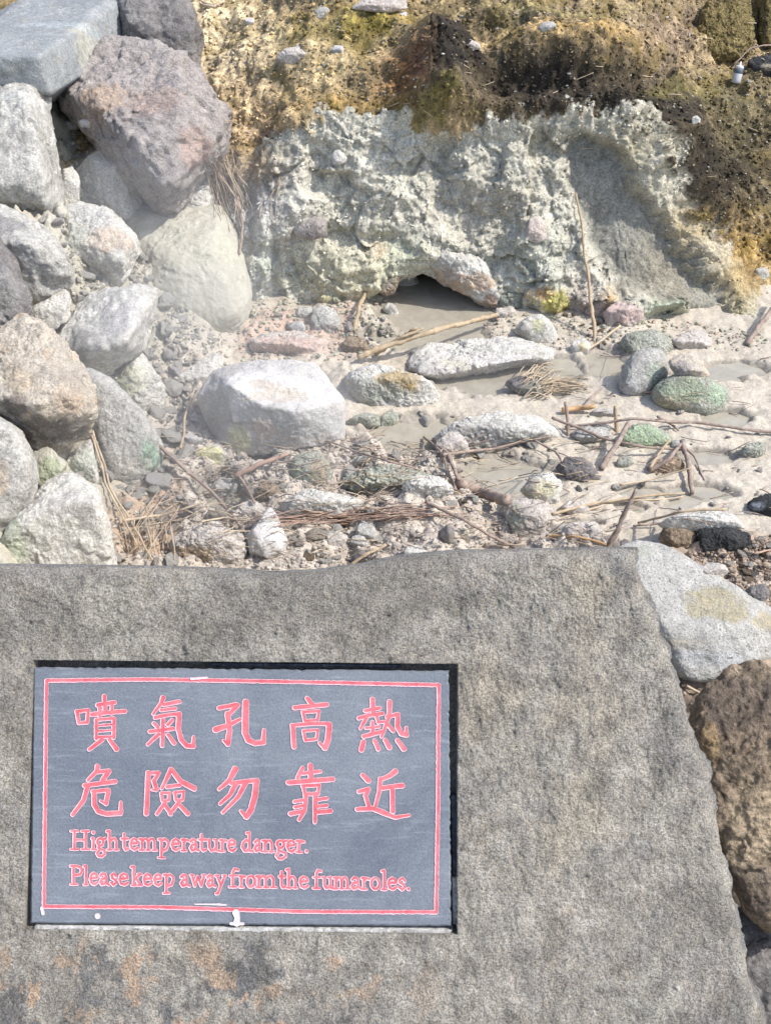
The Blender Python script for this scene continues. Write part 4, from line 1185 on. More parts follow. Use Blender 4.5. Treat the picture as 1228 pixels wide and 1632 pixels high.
stick('twig', 'thin drooping right arm of the bent twig frame', [(1086, 724, .028), (1104, 738, .02), (1122, 766, .0)], 2.0, 1.4, 'twig', 'twig')
stick('twig', 'short twig joining the frame to the small green rock', [(1036, 752, .01), (1066, 712, .02)], 2.4, 1.8, 'reed', 'twig')
stick('husk', 'bright amber split husk lying on the mud', [(895, 660, .008), (918, 657, .01), (946, 653, .008)], 4.4, 3.4, 'amber', 'husk')
stick('reed', 'upper of two straight reeds above the brown pumice rock', [(1014, 838, .01), (1080, 834, .03), (1150, 828, .03)], 2.0, 1.8, 'reed', 'reed')
stick('reed', 'lower short reed of two above the brown pumice rock', [(1008, 842, .006), (1050, 841, .012), (1090, 838, .02)], 1.8, 1.6, 'twig', 'reed')
stick('reed', 'long thin reed crossing behind the standing split stick', [(880, 822, .004), (950, 806, .01), (1010, 800, .012), (1090, 790, .008)], 2.4, 1.8, 'reed', 'reed')
stick('reed', 'second long reed lying against the standing split stick', [(910, 822, .006), (980, 806, .014), (1086, 796, .008)], 1.8, 1.6, 'straw', 'reed')
stick('reed', 'very thin pale reed running into the bent twig frame', [(984, 776, .006), (1040, 768, .01), (1098, 756, .02)], 1.6, 1.5, 'straw', 'reed')
stick('twig', 'long brown twig slanting down from the green edged boulder', [(254, 722, .02), (300, 770, .03), (345, 808, .03), (388, 850, .006)], 3.2, 2.6, 'twig', 'twig')
stick('reed', 'bright straw leaning from the litter up to the white rock', [(288, 720, .01), (296, 680, .02), (312, 632, .02)], 2.2, 1.4, 'straw', 'reed')
stick('reed', 'pale straw running level from the straw fan to the twig', [(200, 848, .03), (260, 838, .03), (330, 818, .03)], 2.4, 1.6, 'straw', 'reed')
stick('reed', 'straight level straw ending at the white cone shaped rock', [(322, 842, .02), (360, 840, .03), (396, 840, .02)], 1.7, 1.5, 'straw', 'reed')
stick('reed', 'brown reed sheaf stem above the crumbly clod', [(378, 768, .015), (420, 750, .02), (462, 734, .02)], 5, 3, 'rust', 'reed')
stick('twig', 'short brown twig hanging down from the reed sheaf stem', [(380, 768, .02), (392, 788, .02), (404, 808, .01)], 2.6, 2.2, 'twig', 'twig')
stick('twig', 'thin arching twig over the litter below the white rock', [(515, 710, .02), (560, 734, .03), (620, 752, .03), (668, 756, .01)], 1.8, 1.3, 'twig', 'twig')
stick('stalk', 'thicker of the bent stalks above the sunken log', [(690, 706, .01), (712, 735, .02), (732, 772, .012)], 3.4, 3.0, 'twig', 'stalk')
stick('stalk', 'thinner of the bent stalks above the sunken log', [(676, 700, .006), (704, 734, .02), (726, 786, .012)], 2.2, 2.4, 'twig', 'stalk')
stick('twig', 'long straight twig slanting to the sign stone behind the pinkish cube', [(676, 812, .02), (740, 846, .03), (810, 880, .02), (850, 895, .01)], 3.0, 2.4, 'twig', 'twig')
stick('reed', 'pale broken reed lying at the sign stone top edge', [(562, 908, .012), (590, 892, .016), (614, 878, .012)], 3.2, 2.6, 'reed', 'reed')
stick('stick', 'short pale stick leaning on the cliff foot left of the cave', [(563, 530, .0), (572, 505, .03), (582, 480, .03)], 3.4, 2.8, 'reed', 'stick')
stick('twig', 'forked pale twig behind the reed pole at the cave pool', [(600, 572, .012), (640, 548, .02), (672, 530, .012)], 3.2, 2.4, 'reed', 'twig')
stick('twig', 'short branch of the forked twig by the cave pool', [(634, 556, .016), (654, 538, .02), (664, 530, .012)], 2.4, 2.0, 'reed', 'twig')
stick('stick', 'thick stick leaning on the mud at the far right cliff foot', [(1188, 552, .002), (1212, 526, .03), (1240, 492, .05)], 4.4, 3.6, 'twig', 'stick')
stick('twig', 'short twig lying on mud between the green rocks', [(1046, 668, .006), (1062, 678, .008), (1078, 688, .004)], 2.6, 2.0, 'twig', 'twig')
stick('reed', 'pale reed propped against the group of three rocks from the left', [(934, 562, .004), (960, 545, .01), (986, 530, .02)], 2.4, 2.0, 'straw', 'reed')
stick('twig', 'tiny twig crossing the stream beside the straw covered lump', [(928, 652, .004), (944, 636, .008), (958, 624, .004)], 2.2, 1.6, 'twig', 'twig')
stick('twig', 'branch lying over the broad grey sunken rock', [(706, 732, .01), (780, 722, .012), (830, 712, .016), (874, 706, .016)], 2.6, 2.2, 'twig', 'twig')
stick('twig', 'drooping end twig on the broad grey sunken rock', [(850, 710, .014), (880, 728, .016), (894, 742, .01)], 2.2, 1.6, 'twig', 'twig')
stick('reed', 'golden flat reed behind the sign stone below the pinkish cube', [(872, 862, .01), (920, 866, .016), (966, 876, .01)], 2.6, 1.8, 'amber', 'reed')
stick('reed', 'rust coloured straw at the granite block right edge', [(1200, 886, .006), (1250, 876, .008)], 1.8, 1.6, 'rust', 'reed')
stick('reed', 'pale straw in the dark gap under the granite block', [(1092, 1094), (1112, 1104)], 2.2, 1.8, 'straw', 'reed', n=6)
stick('reed', 'left of two pale straws hanging down the green edged boulder', [(150, 690, .01), (180, 790, .02), (215, 860, .03), (246, 905, .02)], 2.0, 1.6, 'straw', 'reed')
stick('reed', 'right of two pale straws hanging down the green edged boulder', [(146, 700, .01), (172, 780, .02), (200, 840, .03), (222, 880, .02)], 1.8, 1.6, 'straw', 'reed')
stick('root', 'dark root trailing down the cliff edge below the purplish boulder', [(336, 262, .02), (356, 300, .02), (376, 330, .02), (388, 366, .01), (384, 410, .008)], 2.6, 2.0, 'twig', 'root')
stick('root', 'pale forked root on the top edge of the ochre bank', [(324, 14, .01), (344, 18, .012), (358, 10, .012), (362, -4, .01)], 2.4, 2.0, 'straw', 'root')
stick('root', 'pale root running along the top edge of the ochre bank', [(310, 0, .01), (330, 14, .012), (350, 16, .012)], 2.0, 1.6, 'straw', 'root')


def straw_mass(name, label, n, fn, mat, rpx=(.6, 1.3)):
    Vs, Fs, off = [], [], 0
    for i in range(n):
        seg = fn(i)
        pts = []
        ok = True
        for q in seg:
            L, nr, ob = cast(q[0], q[1])
            if L is None:
                ok = False; break
            pts.append(L + nr * .003 + np.array([0, 0, q[2]]))
        if not ok or max(np.linalg.norm(pts[k_ + 1] - pts[k_]) for k_ in range(len(pts) - 1)) > .22:
            continue
        pts = resample(pts, 6)
        pts = pts + np.stack([fbm(pts + i * 1.7, 8, 2, off=k_ * 5.) for k_ in range(3)], 1) * .008
        V, F = tube(pts, random.uniform(*rpx) * float((pts[0] - CAMP) @ FW) / FPX, 4)
        Vs += V; Fs += [tuple(x_ + off for x_ in f) for f in F]; off += len(V)
    o = mk(name, Vs, Fs, M[mat])
    return tag(o, label, kind='stuff')


ru = random.uniform


def fan(i):
    a, b = ru(176, 250), ru(850, 905)
    c, d_ = ru(230, 330), ru(775, 850)
    return [(a, b, ru(0, .03)), ((a + c) / 2, (b + d_) / 2 + ru(-6, 6), ru(.01, .04)), (c, d_, ru(0, .02))]


straw_mass('straw', 'fan of brown straw in the corner behind the sign stone', 15, fan, 'straw', (.4, .9))
straw_mass('straw', 'pale straw strewn upright in the corner behind the sign stone', 11, lambda i: (lambda a: [(a, ru(870, 908), 0), (a + ru(-16, 10), ru(830, 860), .03)])(ru(190, 290)), 'straw', (.6, 1.2))


def band(i):
    a = ru(380, 640); v0 = 838 - (a - 380) * .06 + ru(-10, 10)
    l = ru(50, 130)
    return [(a, v0, ru(0, .012)), (a + l * .5, v0 - ru(2, 6), ru(.004, .016)), (a + l, v0 - ru(4, 12), ru(0, .012))]


straw_mass('straw', 'brown fibre band lying across the litter behind the cone shaped rock', 70, band, 'rust', (.4, .8))


def lit(i):
    a, b, an, l = ru(250, 960), ru(700, 890), ru(-.7, .5), ru(14, 60)
    return [(a, b, ru(0, .01)), (a + l * math.cos(an) * .5, b + l * math.sin(an) * .4, ru(.002, .014)), (a + l * math.cos(an), b + l * math.sin(an) * .8, ru(0, .01))]


straw_mass('straw', 'loose straw bits scattered over the litter', 170, lit, 'straw', (.4, 1.0))
straw_mass('straw', 'dark thin twig bits scattered over the litter', 170, lit, 'twig', (.4, 1.0))


def rt(i):
    a, b = ru(325, 372), ru(235, 290)
    return [(a, b, ru(0, .02)), (a + ru(4, 20), b + ru(20, 40), ru(.005, .02)), (a + ru(10, 34), b + ru(45, 90), ru(0, .01))]


straw_mass('roots', 'tangle of dry rootlets below the purplish boulder', 32, rt, 'twig', (.35, .75))
straw_mass('roots', 'pale dry rootlets crossing the tangle below the purplish boulder', 34, rt, 'straw', (.5, 1.0))


def lump_straw(i):
    a, b = ru(820, 870), ru(600, 640)
    return [(a, b, .004), (a + ru(6, 30), b - ru(4, 22), .01), (a + ru(20, 46), b - ru(2, 26), .004)]


straw_mass('straw', 'straw draped on the dark lump in the stream', 34, lump_straw, 'straw', (.6, 1.3))
straw_mass('straw', 'tan straw mat right of the dark lump in the stream', 30, lambda i: (lambda a, b: [(a, b, .004), (a + ru(20, 30), b - ru(-4, 6), .01), (a + ru(40, 60), b - ru(-6, 8), .002)])(ru(860, 890), ru(604, 628)), 'reed', (.5, 1.1))
straw_mass('straw', 'thin dry stems hanging on the pale left cliff face', 26, lambda i: (lambda a, b: [(a, b, 0), (a + ru(-6, 6), b + ru(14, 30), .01), (a + ru(-8, 8), b + ru(30, 60), 0)])(ru(390, 470), ru(280, 400)), 'reed', (.4, .9))


def mud_bits(i):
    a, b, an, l = ru(900, 1230), ru(560, 850), ru(-.6, .4), ru(8, 50)
    return [(a, b, ru(0, .004)), (a + l * math.cos(an), b + l * math.sin(an) * .7, ru(0, .008))]


straw_mass('straw', 'small straw bits scattered on the right mud', 70, mud_bits, 'twig', (.4, .9))
straw_mass('straw', 'dry grass bits scattered on the ochre bank', 55, lambda i: (lambda a, b, an, l: [(a, b, .002), (a + l * math.cos(an), b + l * math.sin(an), .006)])(ru(320, 1220), ru(0, 300), ru(-.6, .8), ru(10, 34)), 'straw', (.4, .8))

# small bottle on the bank with its thin cable
L, nr, ob = cast(1171, 131)
root = tag(empty('bottle', L), 'small grey and white plastic bottle lying below the mossy corner boulder', 'bottle')
mp_ = float((L - CAMP) @ FW) / FPX


def lathe(name, prof, mat, parent, axis_m, seg=20):
    V, F = [], []
    for (r_, h_) in prof:
        for k_ in range(seg):
            an = 2 * math.pi * k_ / seg
            V.append((r_ * math.cos(an), r_ * math.sin(an), h_))
    for i in range(len(prof) - 1):
        for k_ in range(seg):
            k2 = (k_ + 1) % seg
            F.append((i * seg + k_, i * seg + k2, (i + 1) * seg + k2, (i + 1) * seg + k_))
    F.append(tuple(range(seg))[::-1]); F.append(tuple((len(prof) - 1) * seg + k_ for k_ in range(seg)))
    V = np.array(V) * mp_
    V = V @ np.array(axis_m).T
    return mk(name, V, F, mat, parent=parent)


ax = Matrix.Rotation(math.radians(8), 3, 'Y') @ Matrix.Rotation(math.radians(-10), 3, 'X')
mb1 = plain_mat('white_plastic', A(206, 208, 214), A(190, 194, 200), 30, .4, .0)
mb2 = plain_mat('slate_plastic', A(96, 110, 122), A(84, 96, 108), 30, .4, .0)
lathe('bottle_body', [(6.2, -1), (7.2, 0), (7.4, 4), (7.4, 13), (7.0, 14)], mb1, root, ax)
lathe('band', [(7.5, 14), (7.7, 15), (7.7, 19), (7.2, 20)], mb2, root, ax)
lathe('cap', [(6.9, 20), (6.9, 23), (5.6, 25), (2.0, 26), (1.2, 31)], mb1, root, ax)
stick('cable', 'thin dark cable running over the shaded rock to the top right edge', [(1168, 108, .01), (1190, 92, .03), (1212, 87, .03), (1240, 87, .03)], 1.3, 1.3, 'twig', 'cable', rough=0)

# ------------------------------------------------------------------ the sign stone
NE = math.radians(43)
FN = np.array([0, -math.cos(NE), math.sin(NE)])
FO = P(385, 1275, 1.31)
_sx = np.array([1.0, 0, 0]); _tx = np.array([0, math.sin(NE), math.cos(NE)])


def to_plane(u, v):
    r_ = ray(u, v)
    k_ = ((FO - CAMP) @ FN) / (r_ @ FN)
    return CAMP + r_ * k_[..., None]


_a, _b = to_plane(np.array([52., 714.]), np.array([1063., 1069.]))
SX = (_b - _a) / np.linalg.norm(_b - _a)
TX = np.cross(FN, SX) * 1.0
if TX[2] < 0:
    TX = -TX


def st(u, v):
    q = to_plane(np.asarray(u, float), np.asarray(v, float)) - FO
    return q @ SX, q @ TX


def world(s_, t_, h_):
    return FO + np.asarray(s_)[..., None] * SX + np.asarray(t_)[..., None] * TX + np.asarray(h_)[..., None] * FN


rec_s, rec_t = st([45, 729, 729, 45], [1050, 1060, 1488, 1482])
r0, r1 = (rec_s[0] + rec_s[3]) / 2, (rec_s[1] + rec_s[2]) / 2
q1, q0 = (rec_t[0] + rec_t[1]) / 2, (rec_t[2] + rec_t[3]) / 2
rs, rt_ = st(*np.array([(968, 880), (990, 915), (1012, 970), (1028, 1010), (1048, 1060), (1064, 1110), (1086, 1190), (1116, 1290), (1142, 1400), (1162, 1500), (1178, 1580), (1194, 1640), (1290, 2300)], float).T)
tsx, tst = st(*np.array([(-400, 915), (-60, 914), (0, 912), (200, 915), (330, 917), (420, 924), (500, 920), (580, 910), (650, 897), (740, 889), (850, 887), (960, 885), (1100, 885)], float).T)
order = np.argsort(rt_)
Rf = lambda t_: np.interp(t_, rt_[order], rs[order])
Tf = lambda s_: np.interp(s_, tsx, tst) - .012
step = .0019
sl = -.82
cols_ = [('a', c) for c in np.concatenate([np.linspace(sl, -.36, 60)[:-1], np.arange(-.36, r0, step)])] + [('a', r0)] + [('i', r0 + .0004)] + \
        [('i', c) for c in np.linspace(r0, r1, 262)[1:-1]] + [('i', r1 - .0004)] + [('a', r1)] + [('k', k_) for k_ in np.linspace(0, 1, 200)[1:]]
tb = -(FO[2] + .10) / TX[2]
rows_ = [('a', c) for c in np.concatenate([np.linspace(tb, -.30, 70)[:-1], np.arange(-.30, q0, step)])] + [('a', q0)] + [('i', q0 + .0004)] + \
        [('i', c) for c in np.linspace(q0, q1, 164)[1:-1]] + [('i', q1 - .0004)] + [('a', q1)] + [('k', k_) for k_ in np.linspace(0, 1, 84)[1:]]
# the roll over the edges: columns and rows past the rim
roll = [(math.sin(a) * .024, -(1 - math.cos(a)) * .030) for a in np.linspace(0, math.pi / 2, 13)[1:]] + [(.024 - .0006 * k_ ** 1.5, -.030 - .012 * k_) for k_ in range(1, 26)]
nc0, nr0 = len(cols_), len(rows_)
NL = len(roll)
ncol, nrow = nc0 + 2 * NL, nr0 + NL
tn = np.array([c if k_ != 'k' else q1 + c * (.21 - q1 + .0) for k_, c in rows_])
sn = np.array([c if k_ != 'k' else 0.0 for k_, c in cols_])
Sg = np.zeros((nr0, nc0)); Tg = np.zeros((nr0, nc0))
is_k = np.array([k_ == 'k' for k_, c in cols_]); kv = np.array([c for k_, c in cols_])
row_k = np.array([k_ == 'k' for k_, c in rows_]); rv_ = np.array([c for k_, c in rows_])
topmax = Tf(0)
for j in range(nr0):
    tj0 = rv_[j] if not row_k[j] else q1 + rv_[j] * (Tf(.25) - q1)
    R_ = Rf(tj0)
    s_row = np.where(is_k, r1 + kv * (R_ - r1), kv)
    Sg[j] = s_row
    Tg[j] = rv_[j] if not row_k[j] else q1 + rv_[j] * (Tf(s_row) - q1)
inner = np.outer(np.array([k_ == 'i' for k_, c in rows_]), np.array([k_ == 'i' for k_, c in cols_]))
Hg = np.zeros_like(Sg)
# pad: left, right columns and top rows
Sg = np.pad(Sg, ((0, NL), (NL, NL)), mode='edge'); Tg = np.pad(Tg, ((0, NL), (NL, NL)), mode='edge'); Hg = np.pad(Hg, ((0, NL), (NL, NL)), mode='edge')
inner = np.pad(inner, ((0, NL), (NL, NL)))
for k_ in range(NL):
    out_, dn_ = roll[k_]
    Sg[:, NL + nc0 + k_] += out_; Hg[:, NL + nc0 + k_] = np.minimum(Hg[:, NL + nc0 + k_], dn_)
    Sg[:, NL - 1 - k_] -= out_; Hg[:, NL - 1 - k_] = np.minimum(Hg[:, NL - 1 - k_], dn_)
for k_ in range(NL):
    out_, dn_ = roll[k_]
    Tg[nr0 + k_, :] += out_; Hg[nr0 + k_, :] = np.minimum(Hg[nr0 + k_, :], dn_)
W = world(Sg, Tg, Hg).reshape(-1, 3)
st3 = np.stack([Sg.ravel(), Tg.ravel(), Hg.ravel()], 1)
b1 = fbm(st3, 6, 3); b2 = fbm(st3, 26, 4); b3 = fbm(st3, 110, 3, .6); b4 = fbm(st3, 260, 2, .6)
chip_edge = np.clip(fbm(st3, 14, 4, off=3) - .12, 0, 1) * sm(-np.minimum(st3[:, 2], 0), .0, .03)
pits = np.clip(fbm(st3, 48, 3, off=31) - .80, 0, 1)
dsp = .006 * b1 + .0024 * b2 + .0017 * b3 + .0011 * b4 - .012 * pits - .03 * chip_edge
flat = inner.ravel()
sg_h = np.where(flat, -.030, dsp)
sideamt = np.clip(-Hg.ravel() / .03, 0, 1)
Wd = W + FN * (sg_h * 1.0)[:, None] + (SX * (sideamt * (.014 * b1 + .008 * b2 + .003 * b3))[:, None])
# orange and dark patches of the weathered stone
o_n = fbm(st3, 20, 5, .65, off=2); d_n = fbm(st3, 13, 5, .6, off=8)
us, vs, _ = proj(W)
low = sm(vs, 1480, 1530) * (1 - sm(us, 480, 760))
sc = np.zeros((len(W), 4))
ka = np.clip(sm(o_n, .18, .5) * (.75 * low + .10), 0, .8)
kd = sm(d_n, .22, .55) * np.clip(.75 * low + .25 * sm(us, 900, 1100) + .15, 0, .75)
sc[:, :3] = A(204, 174, 146); sc[:, 3] = ka
sc[kd > ka, :3] = A(98, 100, 106); sc[:, 3] = np.where(kd > ka, kd, ka)
wn_ = sm(fbm(st3, 9, 5, .6, off=15), .34, .6) * .5
sc[(wn_ > sc[:, 3]), :3] = A(190, 186, 174); sc[:, 3] = np.maximum(sc[:, 3], wn_)
lf = fbm(st3, 3.2, 4, .6, off=23)
warm = sm(lf + .5 * sm(us, 650, 1050) * sm(vs, 1020, 1180), .15, .75) * .62
mw = warm > sc[:, 3]
sc[mw, :3] = A(192, 180, 160); sc[:, 3] = np.maximum(sc[:, 3], warm)
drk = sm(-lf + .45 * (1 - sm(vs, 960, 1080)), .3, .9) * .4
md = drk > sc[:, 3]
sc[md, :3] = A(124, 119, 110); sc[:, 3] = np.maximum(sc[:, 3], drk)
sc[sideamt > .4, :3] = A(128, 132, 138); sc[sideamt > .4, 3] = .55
basep = world(np.array(.1), np.array(tb), np.array(-.15))
sign = tag(empty('sign_stone', (basep[0], basep[1], 0)), 'big grey sloping sign stone with an inset slate warning plaque in front', 'sign')


def child(name, V, F, mat, parent, **kw):
    base_ = np.array(sign.location)
    return mk(name, np.asarray(V) - base_, F, mat, parent=parent, **kw)


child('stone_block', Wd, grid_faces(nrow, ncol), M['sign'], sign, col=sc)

# slate plaque
bs = NB('slate')
sn1 = bs.noise(420, 3, .6); sn2 = bs.noise(5, 6, .68, .8); sn3 = bs.noise(900, 1, .5)
c_ = bs.mix(bs.rng(sn2, .3, .7), A(98, 106, 117), A(132, 138, 147))
c_ = bs.scale_col(c_, bs.rng(sn1, .3, .7, .82, 1.18))
c_ = bs.mix(bs.math('MULTIPLY', bs.rng(sn3, .70, .76), .5), c_, A(190, 196, 200))
scr = bs.n('ShaderNodeMapping'); bs.l(bs.co, scr.inputs[0]); scr.inputs['Scale'].default_value = (6, 60, 60); scr.inputs['Rotation'].default_value = (0, 0, .1)
c_ = bs.mix(bs.math('MULTIPLY', bs.rng(bs.noise(3, 5, .7, vec=scr.outputs[0]), .54, .74), .40), c_, A(172, 180, 188))
bs.l(c_, bs.b.inputs['Base Color'])
bs.l(bs.rng(sn2, .3, .7, .42, .62), bs.b.inputs['Roughness'])
bs.l(bs.bump(sn1, .0005), bs.b.inputs['Normal'])
M['slate'] = bs.m

PH = -.004                      # plaque face, just below the stone surface
pc = [(51, 1063), (716, 1069), (720, 1479), (46, 1474)]
ps, pt = st([c[0] for c in pc], [c[1] for c in pc])
nn = 90


def edge_pts():
    P_, idx = [], []
    cs = list(zip(ps, pt))
    rg = np.random.default_rng(5)
    for k_ in range(4):
        a, b = np.array(cs[k_]), np.array(cs[(k_ + 1) % 4])
        nrm = np.array([-(b - a)[1], (b - a)[0]]); nrm /= np.linalg.norm(nrm)
        for i in range(nn):
            f_ = i / nn
            q = a + (b - a) * f_
            amp = .0009 if k_ in (0, 1) else .0004
            q = q - nrm * abs(rg.normal()) * amp
            P_.append(q)
    return np.array(P_)


ep = edge_pts()
m_ = len(ep)
cen = ep.mean(0)


def inset(q, dpx):
    dirc = cen - q
    sgn = np.stack([np.sign(dirc[:, 0]) * (np.abs(dirc[:, 0]) > .23), np.sign(dirc[:, 1]) * (np.abs(dirc[:, 1]) > .135)], 1)
    return q + sgn * dpx


ring2 = inset(ep, .0022)
V = np.concatenate([world(ep[:, 0], ep[:, 1], np.full(m_, PH - .026)), world(ep[:, 0], ep[:, 1], np.full(m_, PH - .0022)), world(ring2[:, 0], ring2[:, 1], np.full(m_, PH))])
F = []
for a_ in (0, 1):
    for i in range(m_):
        j = (i + 1) % m_
        F.append((a_ * m_ + j, a_ * m_ + i, (a_ + 1) * m_ + i, (a_ + 1) * m_ + j))
F.append(tuple(2 * m_ + i for i in range(m_))[::-1])
plaque = child('plaque', V, F, M['slate'], sign, smooth=False)
bm = bmesh.new(); bm.from_mesh(plaque.data); bmesh.ops.recalc_face_normals(bm, faces=bm.faces); bm.to_mesh(plaque.data); bm.free()

# paint
bpn = NB('red_paint')
dpt = bpn.attr('depth').outputs['Fac']
pn = bpn.noise(55, 5, .65); pn2 = bpn.noise(240, 3, .6)
kk_ = bpn.rng(bpn.math('ADD', dpt, bpn.math('MULTIPLY', bpn.math('SUBTRACT', pn2, .5), 1.4)), .5, 1.5)
red = bpn.mix(bpn.rng(pn, .35, .68), A(204, 92, 102), A(228, 130, 137))
bpn.l(bpn.mix(kk_, A(248, 204, 214), red), bpn.b.inputs['Base Color'])
bpn.b.inputs['Roughness'].default_value = .5
bpn.l(bpn.bump(pn2, .0006), bpn.b.inputs['Normal'])
M['paint'] = bpn.m
bp2 = plain_mat('white_paint', A(236, 214, 222), A(214, 206, 212), 90, .6, .0006)


def paint(name, strokes, mat, res=.42, lift=.0006, wobble=.35, parent=None, grow=.55):
    """strokes: lists of (u, v, radius) in picture pixels -> one sheet of paint on the plaque"""
    pad = 5
    au = np.concatenate([[q[0] for q in s_] for s_ in strokes]); av = np.concatenate([[q[1] for q in s_] for s_ in strokes])
    u0, u1, v0, v1 = au.min() - pad - 4, au.max() + pad + 4, av.min() - pad - 4, av.max() + pad + 4
    nu, nv = int((u1 - u0) / res) + 2, int((v1 - v0) / res) + 2
    U, Vv = np.meshgrid(u0 + np.arange(nu) * res, v0 + np.arange(nv) * res)
    pp = np.stack([U.ravel(), Vv.ravel(), 0 * U.ravel()], 1)
    wn_ = fbm(pp, .16, 3).reshape(U.shape) * wobble
    sd = np.full(U.shape, -9.0)
    for s_ in strokes:
        if len(s_) == 1:
            s_ = [s_[0], (s_[0][0] + .01, s_[0][1], s_[0][2])]
        for (x0, y0, ra), (x1, y1, rb) in zip(s_[:-1], s_[1:]):
            dx, dy = x1 - x0, y1 - y0
            t_ = np.clip(((U - x0) * dx + (Vv - y0) * dy) / (dx * dx + dy * dy + 1e-9), 0, 1)
            sd = np.maximum(sd, ra + (rb - ra) * t_ - np.hypot(U - x0 - t_ * dx, Vv - y0 - t_ * dy))
    sd = sd + wn_ + grow
    pos = sd > 0
    cell = pos[:-1, :-1] | pos[1:, :-1] | pos[:-1, 1:] | pos[1:, 1:]
    VV, FF, DD, key = [], [], [], {}

    def vert(k_, uu, vv, dd):
        if k_ not in key:
            key[k_] = len(VV); VV.append((uu, vv)); DD.append(dd)
        return key[k_]
    for j, i in zip(*np.where(cell)):
        cs = [(j, i), (j, i + 1), (j + 1, i + 1), (j + 1, i)]
        f = []
        for a in range(4):
            c0, c1 = cs[a], cs[(a + 1) % 4]
            d0_, d1_ = sd[c0], sd[c1]
            if d0_ > 0:
                f.append(vert(c0, U[c0], Vv[c0], d0_))
            if (d0_ > 0) != (d1_ > 0):
                w_ = d0_ / (d0_ - d1_)
                f.append(vert((min(c0, c1), max(c0, c1)), U[c0] + (U[c1] - U[c0]) * w_, Vv[c0] + (Vv[c1] - Vv[c0]) * w_, 0.0))
        f = list(dict.fromkeys(f))
        if len(f) > 2:
            FF.append(tuple(f[::-1]))
    VV = np.array(VV); DD = np.array(DD)
    s__, t__ = st(VV[:, 0], VV[:, 1])
    hh = PH + lift + .0004 - np.minimum(DD, 2.0) * .0003
    return child(name, world(s__, t__, hh), FF, mat, parent or plaque, flt=DD)


def chars(x0, y0, sc_, lst):
    return [[(x0 + q[0] * sc_, y0 + q[1] * sc_, q[2] * sc_ / 2) for q in s_] for s_ in lst]


def W_(w0, *pts, w1=None):
    w1 = w0 if w1 is None else w1
    n = len(pts)
    return [(a, b, w0 + (w1 - w0) * (i / max(1, n - 1))) for i, (a, b) in enumerate(pts)]


KA = 220 / 1228
c1 = [W_(36, (120, 247), (140, 350)), W_(34, (118, 248), (222, 235)), W_(34, (222, 235), (212, 345)), W_(30, (138, 352), (212, 345)),
      W_(38, (304, 190), (455, 167)), W_(40, (365, 112), (371, 240)), W_(40, (254, 275), (380, 258), (548, 246)), W_(36, (322, 208), (326, 295)), W_(34, (432, 195), (430, 265)),
      W_(34, (292, 322), (292, 490)), W_(30, (292, 322), (452, 308)), W_(36, (452, 310), (448, 480)), W_(22, (305, 374), (440, 362)), W_(22, (305, 423), (440, 415)), W_(30, (300, 478), (440, 472)),
      W_(40, (345, 500), (230, 586), w1=32), W_(38, (410, 500), (474, 582), w1=48)]
c2 = [W_(46, (888, 126), (872, 172), (800, 270), w1=26), W_(38, (895, 186), (1032, 160)), W_(32, (872, 236), (1000, 220)), W_(36, (818, 302), (930, 278), (1030, 268)),
      W_(46, (1032, 270), (1024, 400), (1050, 500), (1096, 552), (1156, 556)), W_(42, (1156, 556), (1160, 474), w1=26), W_(34, (806, 354), (842, 390)), W_(34, (968, 325), (930, 365)),
      W_(36, (770, 427), (980, 400)), W_(42, (886, 325), (880, 555), w1=34), W_(38, (846, 452), (752, 542), w1=30), W_(36, (932, 455), (985, 528), w1=42)]
c3 = [W_(40, (158, 217), (320, 186)), W_(42, (325, 192), (244, 275)), W_(50, (236, 270), (252, 420), (236, 534)), W_(40, (236, 540), (198, 506), w1=26), W_(56, (128, 410), (240, 372), (345, 318), w1=32),
      W_(60, (397, 166), (392, 440), (420, 505), (480, 530), (556, 522), w1=46), W_(44, (554, 522), (560, 412), w1=32)]
c4 = [W_(38, (218, 130), (256, 178), w1=48), W_(42, (106, 214), (250, 200), (392, 186)), W_(30, (178, 252), (322, 244)), W_(32, (180, 252), (196, 330)), W_(32, (322, 246), (310, 326)), W_(28, (195, 332), (312, 324)),
      W_(44, (90, 378), (100, 562)), W_(36, (82, 372), (260, 356), (415, 358)), W_(52, (414, 366), (404, 500), (376, 570)), W_(40, (374, 574), (326, 528), w1=26),
      W_(28, (182, 420), (312, 412)), W_(30, (184, 420), (200, 500)), W_(30, (312, 414), (303, 492)), W_(28, (200, 506), (302, 494))]
c5 = [W_(36, (736, 242), (862, 217)), W_(46, (800, 142), (806, 270)), W_(36, (676, 307), (760, 284), (888, 266)), W_(36, (748, 298), (692, 398), w1=30), W_(36, (836, 282), (850, 345), (898, 340), w1=28),
      W_(36, (800, 345), (800, 440)), W_(28, (742, 396), (858, 382)), W_(40, (722, 470), (820, 444), (896, 424)), W_(48, (952, 165), (948, 290), (880, 472), w1=30), W_(36, (928, 296), (1026, 272)),
      W_(46, (1024, 276), (1020, 380), (1056, 444), (1100, 456)), W_(40, (1102, 452), (1100, 392), w1=26), W_(36, (918, 345), (982, 420)),
      W_(46, (718, 520), (702, 588), w1=48), W_(40, (820, 510), (850, 580), w1=42), W_(42, (915, 506), (950, 570), w1=46), W_(42, (1022, 506), (1078, 580), w1=48)]
